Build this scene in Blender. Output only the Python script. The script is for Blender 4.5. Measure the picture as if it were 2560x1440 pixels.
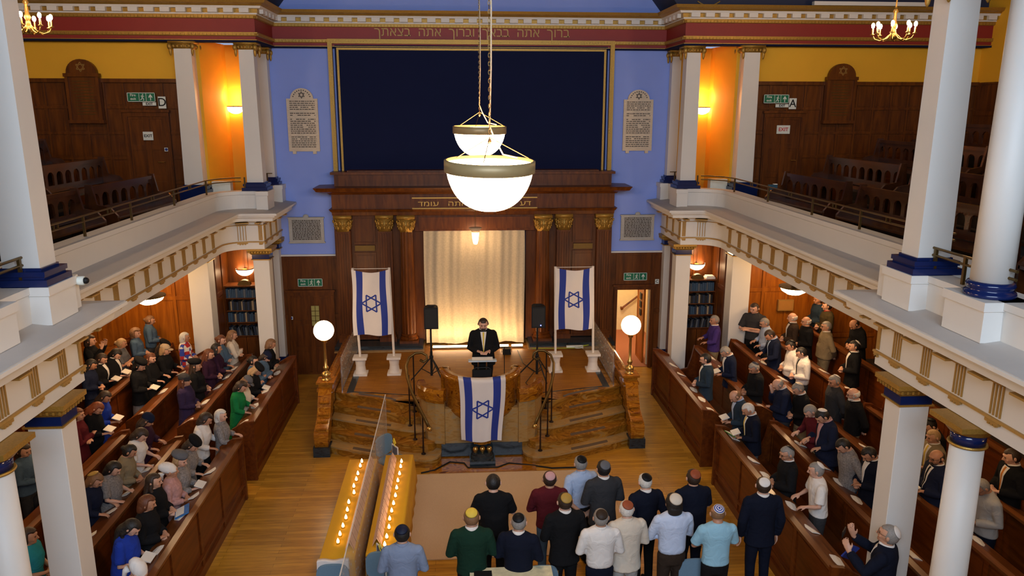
import bpy, bmesh, math, random
import numpy as np
from mathutils import Vector, Matrix, Euler
random.seed(7)
for o in list(bpy.data.objects): bpy.data.objects.remove(o)
S = bpy.context.scene; COL = S.collection
PI = math.pi; R = math.radians

# ---------------------------------------------------------------- camera
cd = bpy.data.cameras.new('camera'); cam = bpy.data.objects.new('camera', cd); COL.objects.link(cam)
cd.sensor_width = 36; cd.lens = 1924.55 / 2560 * 36; cd.clip_start = .05; cd.clip_end = 200
_p, _y, _r = .2289, .0695, .0018
fw = Vector((math.sin(_y) * math.cos(_p), math.cos(_y) * math.cos(_p), -math.sin(_p)))
r0 = Vector((math.cos(_y), -math.sin(_y), 0)); u0 = r0.cross(fw)
rt = math.cos(_r) * r0 + math.sin(_r) * u0; up = -math.sin(_r) * r0 + math.cos(_r) * u0
M = Matrix((rt, up, -fw)).transposed().to_4x4(); M.translation = (-.3848, 0, 6.6)
cam.matrix_world = M; S.camera = cam

# ---------------------------------------------------------------- light and exposure
S.view_settings.view_transform = 'Standard'; S.view_settings.look = 'None'
S.cycles.max_bounces = 8; S.view_settings.gamma = 1; S.view_settings.exposure = 1.25
W_ = bpy.data.worlds.new('world'); S.world = W_; W_.use_nodes = True
W_.node_tree.nodes['Background'].inputs[0].default_value = (.55, .68, 1, 1)
W_.node_tree.nodes['Background'].inputs[1].default_value = .25

def area(name, loc, aim, sx, sy, power, color, spread=180):
    l = bpy.data.lights.new(name, 'AREA'); l.shape = 'RECTANGLE'; l.size = sx; l.size_y = sy
    l.energy = power; l.color = color; l.spread = R(spread)
    o = bpy.data.objects.new(name, l); COL.objects.link(o); o.location = loc
    o.rotation_euler = (Vector(aim) - Vector(loc)).to_track_quat('-Z', 'Y').to_euler(); return o
def point(name, loc, power, color, rad=.08):
    l = bpy.data.lights.new(name, 'POINT'); l.energy = power; l.color = color; l.shadow_soft_size = rad
    o = bpy.data.objects.new(name, l); COL.objects.link(o); o.location = loc; return o
WARM = (1, .62, .30); WARM2 = (1, .80, .48)
area('assumed_rear_daylight', (0, -2.3, 8.0), (0, 12, 3.6), 9, 4.2, 740, (.66, .81, 1))  # assumed daylight from behind the camera: unseen area light, no window built
# fill points added under the galleries, mostly without a bowl, follow further down
# ---------------------------------------------------------------- helpers
class MB:
    def __init__(s): s.v = []; s.f = []; s.m = []
    def add(s, vs, fs, mi=0):
        b = len(s.v); s.v += [tuple(v) for v in vs]; s.f += [tuple(i + b for i in f) for f in fs]; s.m += [mi] * len(fs); return s
    def box(s, x0, x1, y0, y1, z0, z1, mi=0, bev=0):
        if x0 > x1: x0, x1 = x1, x0
        if y0 > y1: y0, y1 = y1, y0
        if z0 > z1: z0, z1 = z1, z0
        if bev:
            c = bev
            pr = [(x0 + c, y0), (x1 - c, y0), (x1, y0 + c), (x1, y1 - c), (x1 - c, y1), (x0 + c, y1), (x0, y1 - c), (x0, y0 + c)]
            return s.prism(pr, z0, z1, mi)
        vs = [(x, y, z) for z in (z0, z1) for x, y in ((x0, y0), (x1, y0), (x1, y1), (x0, y1))]
        return s.add(vs, [(3, 2, 1, 0), (4, 5, 6, 7), (0, 1, 5, 4), (1, 2, 6, 5), (2, 3, 7, 6), (3, 0, 4, 7)], mi)
    def taper(s, cx, cy, z0, z1, w0, d0, w1, d1, mi=0):
        vs = [(cx - w0 / 2, cy - d0 / 2, z0), (cx + w0 / 2, cy - d0 / 2, z0), (cx + w0 / 2, cy + d0 / 2, z0), (cx - w0 / 2, cy + d0 / 2, z0),
              (cx - w1 / 2, cy - d1 / 2, z1), (cx + w1 / 2, cy - d1 / 2, z1), (cx + w1 / 2, cy + d1 / 2, z1), (cx - w1 / 2, cy + d1 / 2, z1)]
        return s.add(vs, [(3, 2, 1, 0), (4, 5, 6, 7), (0, 1, 5, 4), (1, 2, 6, 5), (2, 3, 7, 6), (3, 0, 4, 7)], mi)
    def prism(s, poly, z0, z1, mi=0, axis='z'):
        a = sum(poly[i][0] * poly[(i + 1) % len(poly)][1] - poly[(i + 1) % len(poly)][0] * poly[i][1] for i in range(len(poly)))
        if a < 0: poly = poly[::-1]
        n = len(poly)
        def P(u, v, w):
            return (u, v, w) if axis == 'z' else ((u, w, v) if axis == 'y' else (w, u, v))
        vs = [P(x, y, z0) for x, y in poly] + [P(x, y, z1) for x, y in poly]
        fs = [tuple(range(n))[::-1], tuple(range(n, 2 * n))] + [(i, (i + 1) % n, n + (i + 1) % n, n + i) for i in range(n)]
        if axis == 'y': fs = [f[::-1] for f in fs]
        return s.add(vs, fs, mi)
    def rings(s, rings, mi=0, caps=True, closed=True):
        n = len(rings[0]); vs = [p for r in rings for p in r]; fs = []
        for k in range(len(rings) - 1):
            for i in range(n if closed else n - 1):
                j = (i + 1) % n; fs.append((k * n + i, k * n + j, (k + 1) * n + j, (k + 1) * n + i))
        if caps: fs.append(tuple(range(n))[::-1]); fs.append(tuple(range((len(rings) - 1) * n, len(rings) * n)))
        return s.add(vs, fs, mi)
    def lathe(s, c, prof, seg=24, mi=0, caps=True, a0=0, a1=2 * PI):
        full = abs(a1 - a0 - 2 * PI) < 1e-6; k = seg if full else seg + 1
        rg = [[(c[0] + r * math.cos(a0 + (a1 - a0) * i / seg), c[1] + r * math.sin(a0 + (a1 - a0) * i / seg), c[2] + z) for i in range(k)] for r, z in prof]
        return s.rings(rg, mi, caps, full)
    def loft(s, rg, seg=20, mi=0, e=1.0):
        out = []
        for (cx, cy, z, rx, ry) in rg:
            out.append([(cx + rx * math.copysign(abs(math.cos(a)) ** e, math.cos(a)), cy + ry * math.copysign(abs(math.sin(a)) ** e, math.sin(a)), z) for a in [2 * PI * i / seg for i in range(seg)]])
        return s.rings(out, mi)
    def ell(s, c, r, seg=16, mi=0, fn=None):
        rg = []
        for k in range(1, seg // 2 + 2):
            ph = -PI / 2 + PI * (k - .5) / (seg // 2 + 1)
            rg.append([(c[0] + r[0] * math.cos(ph) * math.cos(2 * PI * i / seg), c[1] + r[1] * math.cos(ph) * math.sin(2 * PI * i / seg), c[2] + r[2] * math.sin(ph)) for i in range(seg)])
        return s.rings(rg, mi)
    def tube(s, pts, rad, seg=8, mi=0, closed=False, flat=1.0, caps=True):
        P = [Vector(p) for p in pts]; n = len(P)
        if not hasattr(rad, '__len__'): rad = [rad] * n
        rg = []; prev = None
        for i in range(n):
            a = P[(i - 1) % n] if (closed or i > 0) else P[i]; b = P[(i + 1) % n] if (closed or i < n - 1) else P[i]
            t = (b - a).normalized() if (b - a).length > 1e-9 else Vector((0, 0, 1))
            if prev is None:
                q = Vector((0, 0, 1)) if abs(t.z) < .9 else Vector((0, 1, 0)); u = (q - t * q.dot(t)).normalized()
            else:
                u = (prev - t * prev.dot(t)).normalized()
            prev = u; w = t.cross(u)
            rg.append([tuple(P[i] + rad[i] * (math.cos(2 * PI * k / seg) * u + flat * math.sin(2 * PI * k / seg) * w)) for k in range(seg)])
        if closed: rg.append(rg[0])
        return s.rings(rg, mi, caps and not closed)
    def grid(s, fn, nu, nv, mi=None, thick=None):
        vs = [fn(i / nu, j / nv) for j in range(nv + 1) for i in range(nu + 1)]
        for j in range(nv):
            for i in range(nu):
                pass
        b = len(s.v); s.v += [tuple(v) for v in vs]
        for j in range(nv):
            for i in range(nu):
                a = b + j * (nu + 1) + i
                s.f.append((a, a + 1, a + nu + 2, a + nu + 1)); s.m.append(mi((i + .5) / nu, (j + .5) / nv) if mi else 0)
        return s
    def sweep(s, path, prof, side=1, mi=0, closed_path=False):
        """sweep closed profile [(d,z)] along 2D path; d is measured to the left (side=1) or right (-1) of travel"""
        n = len(path); rg = []
        for i in range(n):
            p = Vector(path[i])
            a = (p - Vector(path[i - 1])).normalized() if i > 0 else None
            b = (Vector(path[i + 1]) - p).normalized() if i < n - 1 else None
            if a is None: a = b
            if b is None: b = a
            na = Vector((-a.y, a.x)); nb = Vector((-b.y, b.x)); m = (na + nb); m = m.normalized() if m.length > 1e-6 else na
            k = 1 / max(.35, m.dot(na)); m = m * k * side
            rg.append([(p.x + m.x * d, p.y + m.y * d, z) for d, z in prof])
        return s.rings(rg, mi)
    def xf(s, M):
        s.v = [tuple(M @ Vector(v)) for v in s.v]; return s
    def flipx(s):
        s.v = [(-v[0], v[1], v[2]) for v in s.v]; s.f = [f[::-1] for f in s.f]; return s
    def mesh(s, name, mats, smooth=False):
        me = bpy.data.meshes.new(name); me.from_pydata(s.v, [], s.f)
        if not isinstance(mats, (list, tuple)): mats = [mats]
        for m in mats: me.materials.append(m)
        if len(mats) > 1: me.polygons.foreach_set('material_index', s.m)
        bm = bmesh.new(); bm.from_mesh(me); bmesh.ops.recalc_face_normals(bm, faces=bm.faces); bm.to_mesh(me); bm.free()
        if smooth: me.polygons.foreach_set('use_smooth', [True] * len(me.polygons))
        me.update(); return me
    def build(s, name, mats, parent=None, smooth=False, loc=None):
        o = bpy.data.objects.new(name, s.mesh(name, mats, smooth)); COL.objects.link(o)
        if smooth == 'auto':
            pass
        if parent is not None:
            o.parent = parent
            if loc is None: o.location = -off(parent)
        if loc is not None: o.location = loc
        return o
def off(p):
    v = Vector((0, 0, 0))
    while p is not None: v += p.location; p = p.parent
    return v
def tag(o, label=None, cat=None, group=None, kind=None):
    if label: o['label'] = label
    if cat: o['category'] = cat
    if group: o['group'] = group
    if kind: o['kind'] = kind
    return o
def thing(name, loc, label, cat, group=None, rz=0):
    o = bpy.data.objects.new(name, None); COL.objects.link(o); o.location = loc; o.rotation_euler.z = rz
    o.empty_display_size = .1; return tag(o, label, cat, group)
def copytree(o, loc, rz=None, label=None, group=None, parent=None):
    c = o.copy(); COL.objects.link(c); c.parent = parent
    if parent is None:
        c.location = loc
        if rz is not None: c.rotation_euler.z = rz
        if label: c['label'] = label
        if group: c['group'] = group
    for ch in list(o.children): copytree(ch, None, parent=c)
    return c
def text(body, size, loc, rot, m, name, parent=None, ext=.004, align='CENTER', bold=0):
    c = bpy.data.curves.new('t', 'FONT'); c.body = body; c.size = size; c.extrude = ext; c.align_x = align; c.align_y = 'CENTER'; c.offset = bold
    t = bpy.data.objects.new('t', c); COL.objects.link(t); bpy.context.view_layer.update()
    me = bpy.data.meshes.new_from_object(t.evaluated_get(bpy.context.evaluated_depsgraph_get()))
    bpy.data.objects.remove(t); me.polygons.foreach_set('use_smooth', [False] * len(me.polygons)); me.transform(Matrix.Translation(loc) @ Euler(rot).to_matrix().to_4x4()); me.materials.clear(); me.materials.append(m)
    o = bpy.data.objects.new(name, me); COL.objects.link(o)
    if parent is not None: o.parent = parent; o.location = -off(parent)
    return o
FR = (PI / 2, 0, 0)   # text on a wall that faces -y

# ---------------------------------------------------------------- materials
def newmat(name):
    m = bpy.data.materials.new(name); m.use_nodes = True; nt = m.node_tree; return m, nt, nt.nodes['Principled BSDF']
def mat(name, c, rough=.6, metal=0, var=.08, scale=12, bump=.0, spec=.5, coat=0):
    m, nt, b = newmat(name); n = nt.nodes; l = nt.links
    tc = n.new('ShaderNodeTexCoord'); no = n.new('ShaderNodeTexNoise'); no.inputs['Scale'].default_value = scale; no.inputs['Detail'].default_value = 4
    mx = n.new('ShaderNodeMix'); mx.data_type = 'RGBA'
    mx.inputs[6].default_value = (*[x * (1 - var) for x in c], 1); mx.inputs[7].default_value = (*[min(1, x * (1 + var)) for x in c], 1)
    l.new(tc.outputs['Object'], no.inputs['Vector']); l.new(no.outputs['Fac'], mx.inputs[0]); l.new(mx.outputs[2], b.inputs['Base Color'])
    b.inputs['Roughness'].default_value = rough; b.inputs['Metallic'].default_value = metal; b.inputs['Specular IOR Level'].default_value = spec
    if coat: b.inputs['Coat Weight'].default_value = coat
    if bump:
        bp = n.new('ShaderNodeBump'); bp.inputs['Strength'].default_value = bump; bp.inputs['Distance'].default_value = .01
        l.new(no.outputs['Fac'], bp.inputs['Height']); l.new(bp.outputs[0], b.inputs['Normal'])
    return m
def emit(name, c, st):
    m, nt, b = newmat(name); b.inputs['Base Color'].default_value = (*[min(1,x) for x in c], 1); b.inputs['Emission Color'].default_value = (*c, 1); b.inputs['Emission Strength'].default_value = st
    return m
def ramp(nt, fac, stops):
    r = nt.nodes.new('ShaderNodeValToRGB'); e = r.color_ramp.elements
    while len(e) < len(stops): e.new(.5)
    for x, (p, c) in zip(e, stops): x.position = p; x.color = (*c, 1)
    nt.links.new(fac, r.inputs[0]); return r
def wood(name, c1, c2, scale=(1.2, 14, 14), rough=.4, coat=.06):
    m, nt, b = newmat(name); n = nt.nodes; l = nt.links
    tc = n.new('ShaderNodeTexCoord'); mp = n.new('ShaderNodeMapping'); mp.inputs['Scale'].default_value = scale
    no = n.new('ShaderNodeTexNoise'); no.inputs['Scale'].default_value = 1.6; no.inputs['Detail'].default_value = 8; no.inputs['Distortion'].default_value = .6
    l.new(tc.outputs['Object'], mp.inputs[0]); l.new(mp.outputs[0], no.inputs['Vector'])
    r = ramp(nt, no.outputs['Fac'], [(.3, c1), (.7, c2)]); l.new(r.outputs[0], b.inputs['Base Color'])
    b.inputs['Roughness'].default_value = rough; b.inputs['Coat Weight'].default_value = coat; b.inputs['Coat Roughness'].default_value = .2; b.inputs['Specular IOR Level'].default_value = .3
    return m
def marble(name, cs, sc=2.2, rough=.25):
    m, nt, b = newmat(name); n = nt.nodes; l = nt.links
    tc = n.new('ShaderNodeTexCoord'); mp = n.new('ShaderNodeMapping'); mp.inputs['Scale'].default_value = (.8, 1, 2.2); no = n.new('ShaderNodeTexNoise'); no.inputs['Scale'].default_value = sc; no.inputs['Detail'].default_value = 9; no.inputs['Distortion'].default_value = 1.8
    l.new(tc.outputs['Object'], mp.inputs[0]); l.new(mp.outputs[0], no.inputs['Vector']); k = len(cs)
    r = ramp(nt, no.outputs['Fac'], [(.3 + .4 * i / (k - 1), c) for i, c in enumerate(cs)]); l.new(r.outputs[0], b.inputs['Base Color'])
    b.inputs['Roughness'].default_value = rough; return m
def planks(name, c1, c2, c3, lw=.09, ln=1.6, rough=.28):
    m, nt, b = newmat(name); n = nt.nodes; l = nt.links
    tc = n.new('ShaderNodeTexCoord'); br = n.new('ShaderNodeTexBrick'); br.inputs['Scale'].default_value = 1
    br.inputs['Brick Width'].default_value = ln; br.inputs['Row Height'].default_value = lw; br.inputs['Mortar Size'].default_value = .002; br.inputs['Bias'].default_value = 0
    br.inputs['Color1'].default_value = (*c1, 1); br.inputs['Color2'].default_value = (*c2, 1); br.inputs['Mortar'].default_value = (*c3, 1)
    mp = n.new('ShaderNodeMapping'); mp.inputs['Scale'].default_value = (1.5, 14, 1); no = n.new('ShaderNodeTexNoise'); no.inputs['Scale'].default_value = 2; no.inputs['Detail'].default_value = 6
    mx = n.new('ShaderNodeMix'); mx.data_type = 'RGBA'; mx.blend_type = 'MULTIPLY'; mx.inputs[0].default_value = .75
    l.new(tc.outputs['Object'], br.inputs['Vector']); l.new(tc.outputs['Object'], mp.inputs[0]); l.new(mp.outputs[0], no.inputs['Vector'])
    r = ramp(nt, no.outputs['Fac'], [(.3, (.55, .5, .45)), (.7, (1, 1, 1))]); l.new(br.outputs['Color'], mx.inputs[6]); l.new(r.outputs[0], mx.inputs[7]); l.new(mx.outputs[2], b.inputs['Base Color'])
    b.inputs['Roughness'].default_value = rough; return m
WHITE = mat('white_paint', (.72, .69, .64), .5, var=.03, scale=3)
LEDGE = mat('grey_stone_paint', (.50, .47, .44), .7, var=.05, scale=6)
BLUEW = mat('periwinkle_plaster', (.28, .38, .86), .8, var=.05, scale=2)
ORANGE = mat('ochre_plaster', (.86, .44, .02), .75, var=.05, scale=2)
RED = mat('deep_red_paint', (.27, .018, .012), .55, var=.08, scale=4)
NAVY = mat('navy_paint', (.007, .011, .046), .85, var=.08, scale=3, spec=.15)
NAVYV = mat('vault_navy_paint', (.02, .025, .06), .7, var=.08, scale=3)
BLUEB = mat('royal_blue_gloss', (.007, .016, .085), .15, var=.05)
GOLD = mat('gilding', (.42, .24, .045), .42, .55, var=.35, scale=60, bump=.4)
GOLDP = mat('gold_paint', (.42, .24, .06), .5, .3, var=.15, scale=30)
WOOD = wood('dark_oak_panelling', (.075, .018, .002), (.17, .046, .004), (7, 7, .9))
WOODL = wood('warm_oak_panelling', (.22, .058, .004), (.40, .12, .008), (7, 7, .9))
PEW = wood('mahogany_pew', (.07, .013, .001), (.15, .034, .003), (9, .9, 9))
PEWT = wood('worn_pew_rail', (.09, .025, .006), (.20, .065, .016), (9, .9, 9), .3)
FLOOR = planks('oak_strip_floor', (.60, .29, .030), (.43, .19, .016), (.15, .06, .006))
PARQ = planks('platform_parquet', (.38, .145, .006), (.31, .11, .004), (.18, .07, .004), .07, .5, .6)
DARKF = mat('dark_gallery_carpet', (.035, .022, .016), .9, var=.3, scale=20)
GOLDB = mat('bright_gold_leaf', (.75, .46, .10), .35, .3, var=.1)
MARB = marble('brown_marble', [(.11, .035, .004), (.32, .125, .010), (.19, .065, .006), (.38, .17, .022), (.27, .16, .06)], 2.4)
MARBG = marble('honey_marble', [(.10, .02, .002), (.36, .13, .008), (.22, .062, .004), (.46, .20, .02)], 4, .15)
MARBT = marble('worn_step_edge_marble', [(.27, .19, .10), (.36, .20, .06), (.27, .13, .03)], 5, .35)
BLACKM = marble('black_marble', [(.006, .009, .012), (.02, .03, .035), (.01, .012, .014)], 5, .2)
STONE = marble('tablet_stone', [(.66, .53, .38), (.76, .62, .45)], 6, .7)
STONEW = marble('pale_tablet_marble', [(.42, .40, .36), (.5, .46, .4)], 6, .6)
INK = mat('carved_lettering', (.09, .07, .055), .8)
BRASS = mat('brass', (.55, .34, .10), .28, .9, var=.1, scale=20)
BRASSD = mat('aged_brass', (.14, .085, .025), .4, .8, var=.2, scale=20)
IRON = mat('dark_iron', (.03, .015, .01), .45, .6)
BLACK = mat('black_plastic', (.008, .008, .008), .55, spec=.3)
CARPET = mat('beige_rug', (.52, .35, .20), .95, var=.2, scale=120, bump=.3)
PAPER = mat('white_paper', (.75, .70, .62), .8, var=.03)
CLOTHY = mat('mustard_tablecloth', (.62, .31, .004), .85, var=.06, scale=6)
WPAINT = mat('white_stand_paint', (.68, .60, .52), .6, var=.03)
FLAGW = mat('white_flag_cloth', (.66, .60, .56), .85, var=.04, scale=5)
FLAGB = mat('blue_flag_cloth', (.012, .032, .24), .8, var=.06, scale=5)
SGREEN = mat('exit_sign_green', (.0, .16, .075), .5)
SWHITE = mat('sign_white', (.75, .78, .70), .5)
TRED = mat('sign_red', (.6, .02, .02), .5)
CHAIRF = mat('blue_grey_upholstery', (.13, .22, .30), .9, var=.1, scale=40)
CHROME = mat('chrome', (.6, .6, .6), .2, 1)
CREAM = mat('cream_corridor_plaster', (.75, .62, .40), .8)
PINKC = mat('terracotta_carpet', (.36, .13, .07), .95, var=.15, scale=60)
BOWL = emit('lit_opal_glass', (1, .66, .36), 18)
BOWLD = emit('lit_opal_glass_small', (1, .66, .36), 7)
GLOBE = emit('lit_globe_glass', (1, .68, .38), 9)
LED = emit('led_batten_light', (1, .72, .42), 14)
FLAME = emit('candle_flame', (1, .60, .26), 5.5)
BULB = emit('candle_bulb', (1, .68, .38), 30)
CURT = mat('ivory_curtain', (.54, .44, .29), .8, var=.22, scale=26)
LAMPW = mat('bronze_rim', (.36, .25, .11), .45, .2)
def glassmat():
    m = bpy.data.materials.new('spotted_clear_screen'); m.use_nodes = True; nt = m.node_tree; n = nt.nodes; l = nt.links
    b = n['Principled BSDF']; out = n['Material Output']
    b.inputs['Base Color'].default_value = (.8, .8, .78, 1); b.inputs['Roughness'].default_value = .12
    tr = n.new('ShaderNodeBsdfTransparent'); mx = n.new('ShaderNodeMixShader')
    tc = n.new('ShaderNodeTexCoord'); vo = n.new('ShaderNodeTexVoronoi'); vo.inputs['Scale'].default_value = 9; vo.inputs['Randomness'].default_value = .5
    mp = n.new('ShaderNodeMapping'); mp.inputs['Scale'].default_value = (0, 1, 1)
    l.new(tc.outputs['Object'], mp.inputs[0]); l.new(mp.outputs[0], vo.inputs['Vector'])
    r = ramp(nt, vo.outputs['Distance'], [(.14, (.9, .9, .9)), (.2, (.22, .22, .22))]); l.new(r.outputs[0], mx.inputs[0])
    l.new(tr.outputs[0], mx.inputs[1]); l.new(b.outputs[0], mx.inputs[2]); l.new(mx.outputs[0], out.inputs[0]); return m
GLASS = glassmat()
# ================================================================ the hall's shell
def struct(o, label=None): return tag(o, label, None, None, 'structure')
def pan(mb, u0, u1, z0, z1, face, at, cols, rows, t=.03, fr=.09, gap=.05, back=.06):
    """panelling: a backing board with raised stiles and rails. face '-y','+x','-x'; at = coordinate of the front"""
    def bx(a, b, c, d, e, f):   # u range, depth range (0 = front of backing, positive towards the room), z range
        if face == '-y': mb.box(a, b, at - d, at - c, e, f)
        elif face == '+x': mb.box(at + c, at + d, a, b, e, f)
        else: mb.box(at - d, at - c, a, b, e, f)
    bx(u0, u1, -back, 0, z0, z1)
    cw = (u1 - u0) / cols; rh = (z1 - z0) / rows
    for i in range(cols + 1):
        c = u0 + i * cw; bx(max(u0, c - gap / 2), min(u1, c + gap / 2), 0, t, z0, z1)
    for j in range(rows + 1):
        c = z0 + j * rh
        for i in range(cols):
            a = u0 + i * cw; bx(a + gap / 2, a + cw - gap / 2, 0, t * .85, max(z0, c - fr / 2), min(z1, c + fr / 2))
    for i in range(cols):
        for j in range(rows):
            a = u0 + i * cw + gap / 2 + .035; b = u0 + (i + 1) * cw - gap / 2 - .035; c = z0 + j * rh + fr / 2 + .035; d = z0 + (j + 1) * rh - fr / 2 - .035
            if b > a and d > c: bx(a, b, 0, t * .4, c, d)
    return mb
xk = [4.17, 5.14, 6.01, 6.85, 7.76, 8.7]; Fk = [0, .14, .28, .42, .56]
XO = 11.6; YR = -2.5; H_G = 4.45
m = MB(); m.box(-XO, XO, YR, 19.2, -.3, 0); fl = m.build('floor', FLOOR); struct(fl, 'warm oak strip floor of the hall')
for s in (-1, 1):
    m = MB(); pts = [(xk[1], 0)]
    for k in range(1, 5):
        pts += [(xk[k], Fk[k])]; pts += [(xk[k + 1] if k < 4 else XO, Fk[k])]
    pts += [(XO, 0)]
    m.prism([(s * a, b) for a, b in pts], YR + .1, 17.58, 0, 'y')
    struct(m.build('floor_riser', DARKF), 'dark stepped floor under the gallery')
# back wall of the hall
m = MB()
m.box(-5.03, 5.03, 18.97, 19.2, 3.08, 11.3); bw = struct(m.build('wall_back', BLUEW), 'periwinkle blue plaster wall above the panelling')
m = MB(); m.box(-5.03, 5.03, 18.90, 18.97, 3.06, 3.10); struct(m.build('trim_1', WHITE), 'thin white dado line under the blue wall')
m = MB()
pan(m, -5.03, -4.66, .0, 3.06, '-y', 18.95, 1, 2); pan(m, -4.66, -3.57, 2.14, 3.06, '-y', 18.95, 1, 1); pan(m, -3.57, -3.3, 0, 3.06, '-y', 18.95, 1, 2)
pan(m, 3.3, 3.6, 0, 3.06, '-y', 18.95, 1, 2); pan(m, 3.6, 4.52, 2.14, 3.06, '-y', 18.95, 1, 1); pan(m, 4.52, 5.03, 0, 3.06, '-y', 18.95, 1, 2)
m.box(-3.4, 3.4, 18.97, 19.1, 0, 3.08); m.box(-5.03, -3.4, 18.99, 19.1, 0, 3.08)
struct(m.build('wall_back_panelling', WOOD), 'dark oak panelling of the back wall')
# doorways
def door(n, x0, x1, z0, z1, y, label, leaf=True, window=False, papers=()):
    f = MB(); w = .09
    for a, b in ((x0 - w, x0), (x1, x1 + w)): f.box(a, b, y - .05, y + .04, z0, z1); f.box(a + .02, b - .02, y - .07, y - .05, z0, z1)
    f.box(x0 - w, x1 + w, y - .05, y + .04, z1, z1 + w); f.box(x0 - w - .03, x1 + w + .03, y - .09, y + .02, z1 + w, z1 + w + .05)
    o = f.build('door_%d' % n, WOOD); struct(o, label)
    if leaf:
        d = MB(); pan(d, x0, x1, z0, z1, '-y', y - .0, 2, 3, .02, .1, .1, .04); d.build('door_leaf', WOOD, o)
        k = MB(); k.tube([(x1 - .08, y - .03, z0 + 1.0), (x1 - .08, y - .1, z0 + 1.0), (x1 - .2, y - .1, z0 + 1.0)], .011); k.build('door_handle', BRASS, o)
        if window:
            g = MB(); g.box(x0 + .48, x0 + .67, y - .045, y - .025, 1.29, 1.8, 0)
            for i in (1,): g.box(x0 + .48 + .19 * i / 2 - .006, x0 + .48 + .19 * i / 2 + .006, y - .055, y - .045, 1.29, 1.8, 1)
            for i in range(1, 4): g.box(x0 + .48, x0 + .67, y - .055, y - .045, 1.29 + .51 * i / 4 - .006, 1.29 + .51 * i / 4 + .006, 1)
            g.build('leaded_window', [mat('amber_door_glass', (.42, .36, .12), .2), BRASSD], o)
    return o
d1 = door(1, -4.66 + .09, -3.6, 0, 2.07, 18.93, 'closed panelled door with a small amber window, left of the ark', True, True)
d2 = door(2, 3.63, 4.49, 0, 2.1, 18.93, 'open doorway to a cream corridor, right of the ark', False)
lf = MB(); pan(lf, 19.25, 19.95, 0, 2.06, '-x', 4.42, 1, 2, .015, .1, .1, .04); o = lf.build('door_leaf', WOODL, d2)
for i in range(3):
    k = MB(); k.box(4.385, 4.40, 19.45, 19.62, 1.25 + i * .22, 1.42 + i * .22); k.build('glazed_pane', BLACK, d2)
m = MB(); m.box(3.0, 3.1, 19.2, 22.5, 0, 2.7); m.box(5.2, 5.3, 19.2, 22.5, 0, 2.7); m.box(3.0, 5.3, 22.4, 22.5, 0, 2.7); m.box(3.0, 5.3, 19.2, 22.5, 2.6, 2.7)
m.box(3.1, 3.63, 19.1, 19.2, 0, 2.7); m.box(4.49, 5.3, 19.1, 19.2, 0, 2.7); m.box(3.5, 4.6, 19.1, 19.2, 2.1, 2.7)
struct(m.build('wall_corridor', CREAM), 'cream corridor wall beyond the open door')
m = MB(); m.box(3.1, 5.2, 18.95, 22.4, 0.0, .012); struct(m.build('floor_corridor', PINKC), 'terracotta carpet of the corridor')
point('assumed_corridor_light', (4.0, 20.8, 2.3), 34, (1, .80, .5), .15)  # assumed light source beyond the doorway, added without a fixture
hr = thing('stair_handrail', (4.1, 22.3, 1.3), 'brown wooden handrail rising across the cream corridor wall', 'handrail')
m = MB(); m.tube([(4.5, 22.28, .72), (5.15, 22.28, 1.22)], .03); m.build('rail', WOOD, hr)
m = MB(); m.tube([(4.5, 22.28, .72), (4.5, 22.4, .72)], .03); m.ell((4.5, 22.26, .72), (.05, .04, .05), 10); m.build('bracket', WOOD, hr)

# alcoves beside the ark, both levels
for s in (-1, 1):
    sd = 'left' if s < 0 else 'right'
    for lev, z0, z1, mt in ((0, 0, 3.55, WOOD), (1, H_G, 8.0, ORANGE)):
        m = MB()
        a, b = sorted((s * 5.03, s * 6.02))
        if lev == 0:
            pan(m, a, b, z0, z1, '-y', 18.7, 2, 3)
            pan(m, 17.7, 18.7, z0, z1, '-x' if s > 0 else '+x', s * 6.0, 2, 3)
            m.box(*sorted((s * 4.9, s * 5.03)), 17.75, 18.97, z0, z1)
        else:
            m.box(a, b, 18.7, 18.8, z0, z1)
            m.prism([(s * 5.85, 17.5), (s * 6.1, 17.5), (s * 6.1, 18.8), (s * 5.65, 18.8), (s * 5.65, 18.4)], z0, z1)
            m.box(*sorted((s * 4.95, s * 5.03)), 17.75, 18.97, z0, z1)
        struct(m.build('wall_alcove_' + sd, mt), 'niche wall between the pillars')
    # recess walls and outer walls
    a, b = sorted((s * 6.3, s * XO))
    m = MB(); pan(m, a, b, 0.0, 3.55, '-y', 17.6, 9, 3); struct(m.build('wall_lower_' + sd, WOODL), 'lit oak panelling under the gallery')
    m = MB()
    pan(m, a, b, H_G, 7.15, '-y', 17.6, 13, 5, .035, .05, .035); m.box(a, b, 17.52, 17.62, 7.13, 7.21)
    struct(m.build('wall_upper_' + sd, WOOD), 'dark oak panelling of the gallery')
    m = MB(); m.box(a, b, 17.6, 17.7, 7.15, 8.0); m.box(*sorted((s * XO, s * (XO + .2))), YR, 17.7, 7.2, 11.3); struct(m.build('wall_ochre_' + sd, ORANGE), 'ochre plaster above the gallery panelling')
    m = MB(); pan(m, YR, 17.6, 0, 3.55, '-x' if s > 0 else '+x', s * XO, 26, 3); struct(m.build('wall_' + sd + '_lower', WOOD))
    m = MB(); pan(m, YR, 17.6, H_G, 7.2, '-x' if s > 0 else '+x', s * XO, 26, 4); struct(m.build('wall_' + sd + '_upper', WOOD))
    m = MB(); m.box(a, b, 17.55, 17.7, 8.7, 11.3); m.box(*sorted((s * 4.9, s * 6.3)), 17.55, 17.7, 8.7, 11.3); struct(m.build('wall_navy_' + sd, NAVYV), 'navy wall above the cornice')
m = MB(); m.box(-XO, XO, YR - .2, YR, 0, 11.3); struct(m.build('wall_rear', WHITE))
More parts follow.
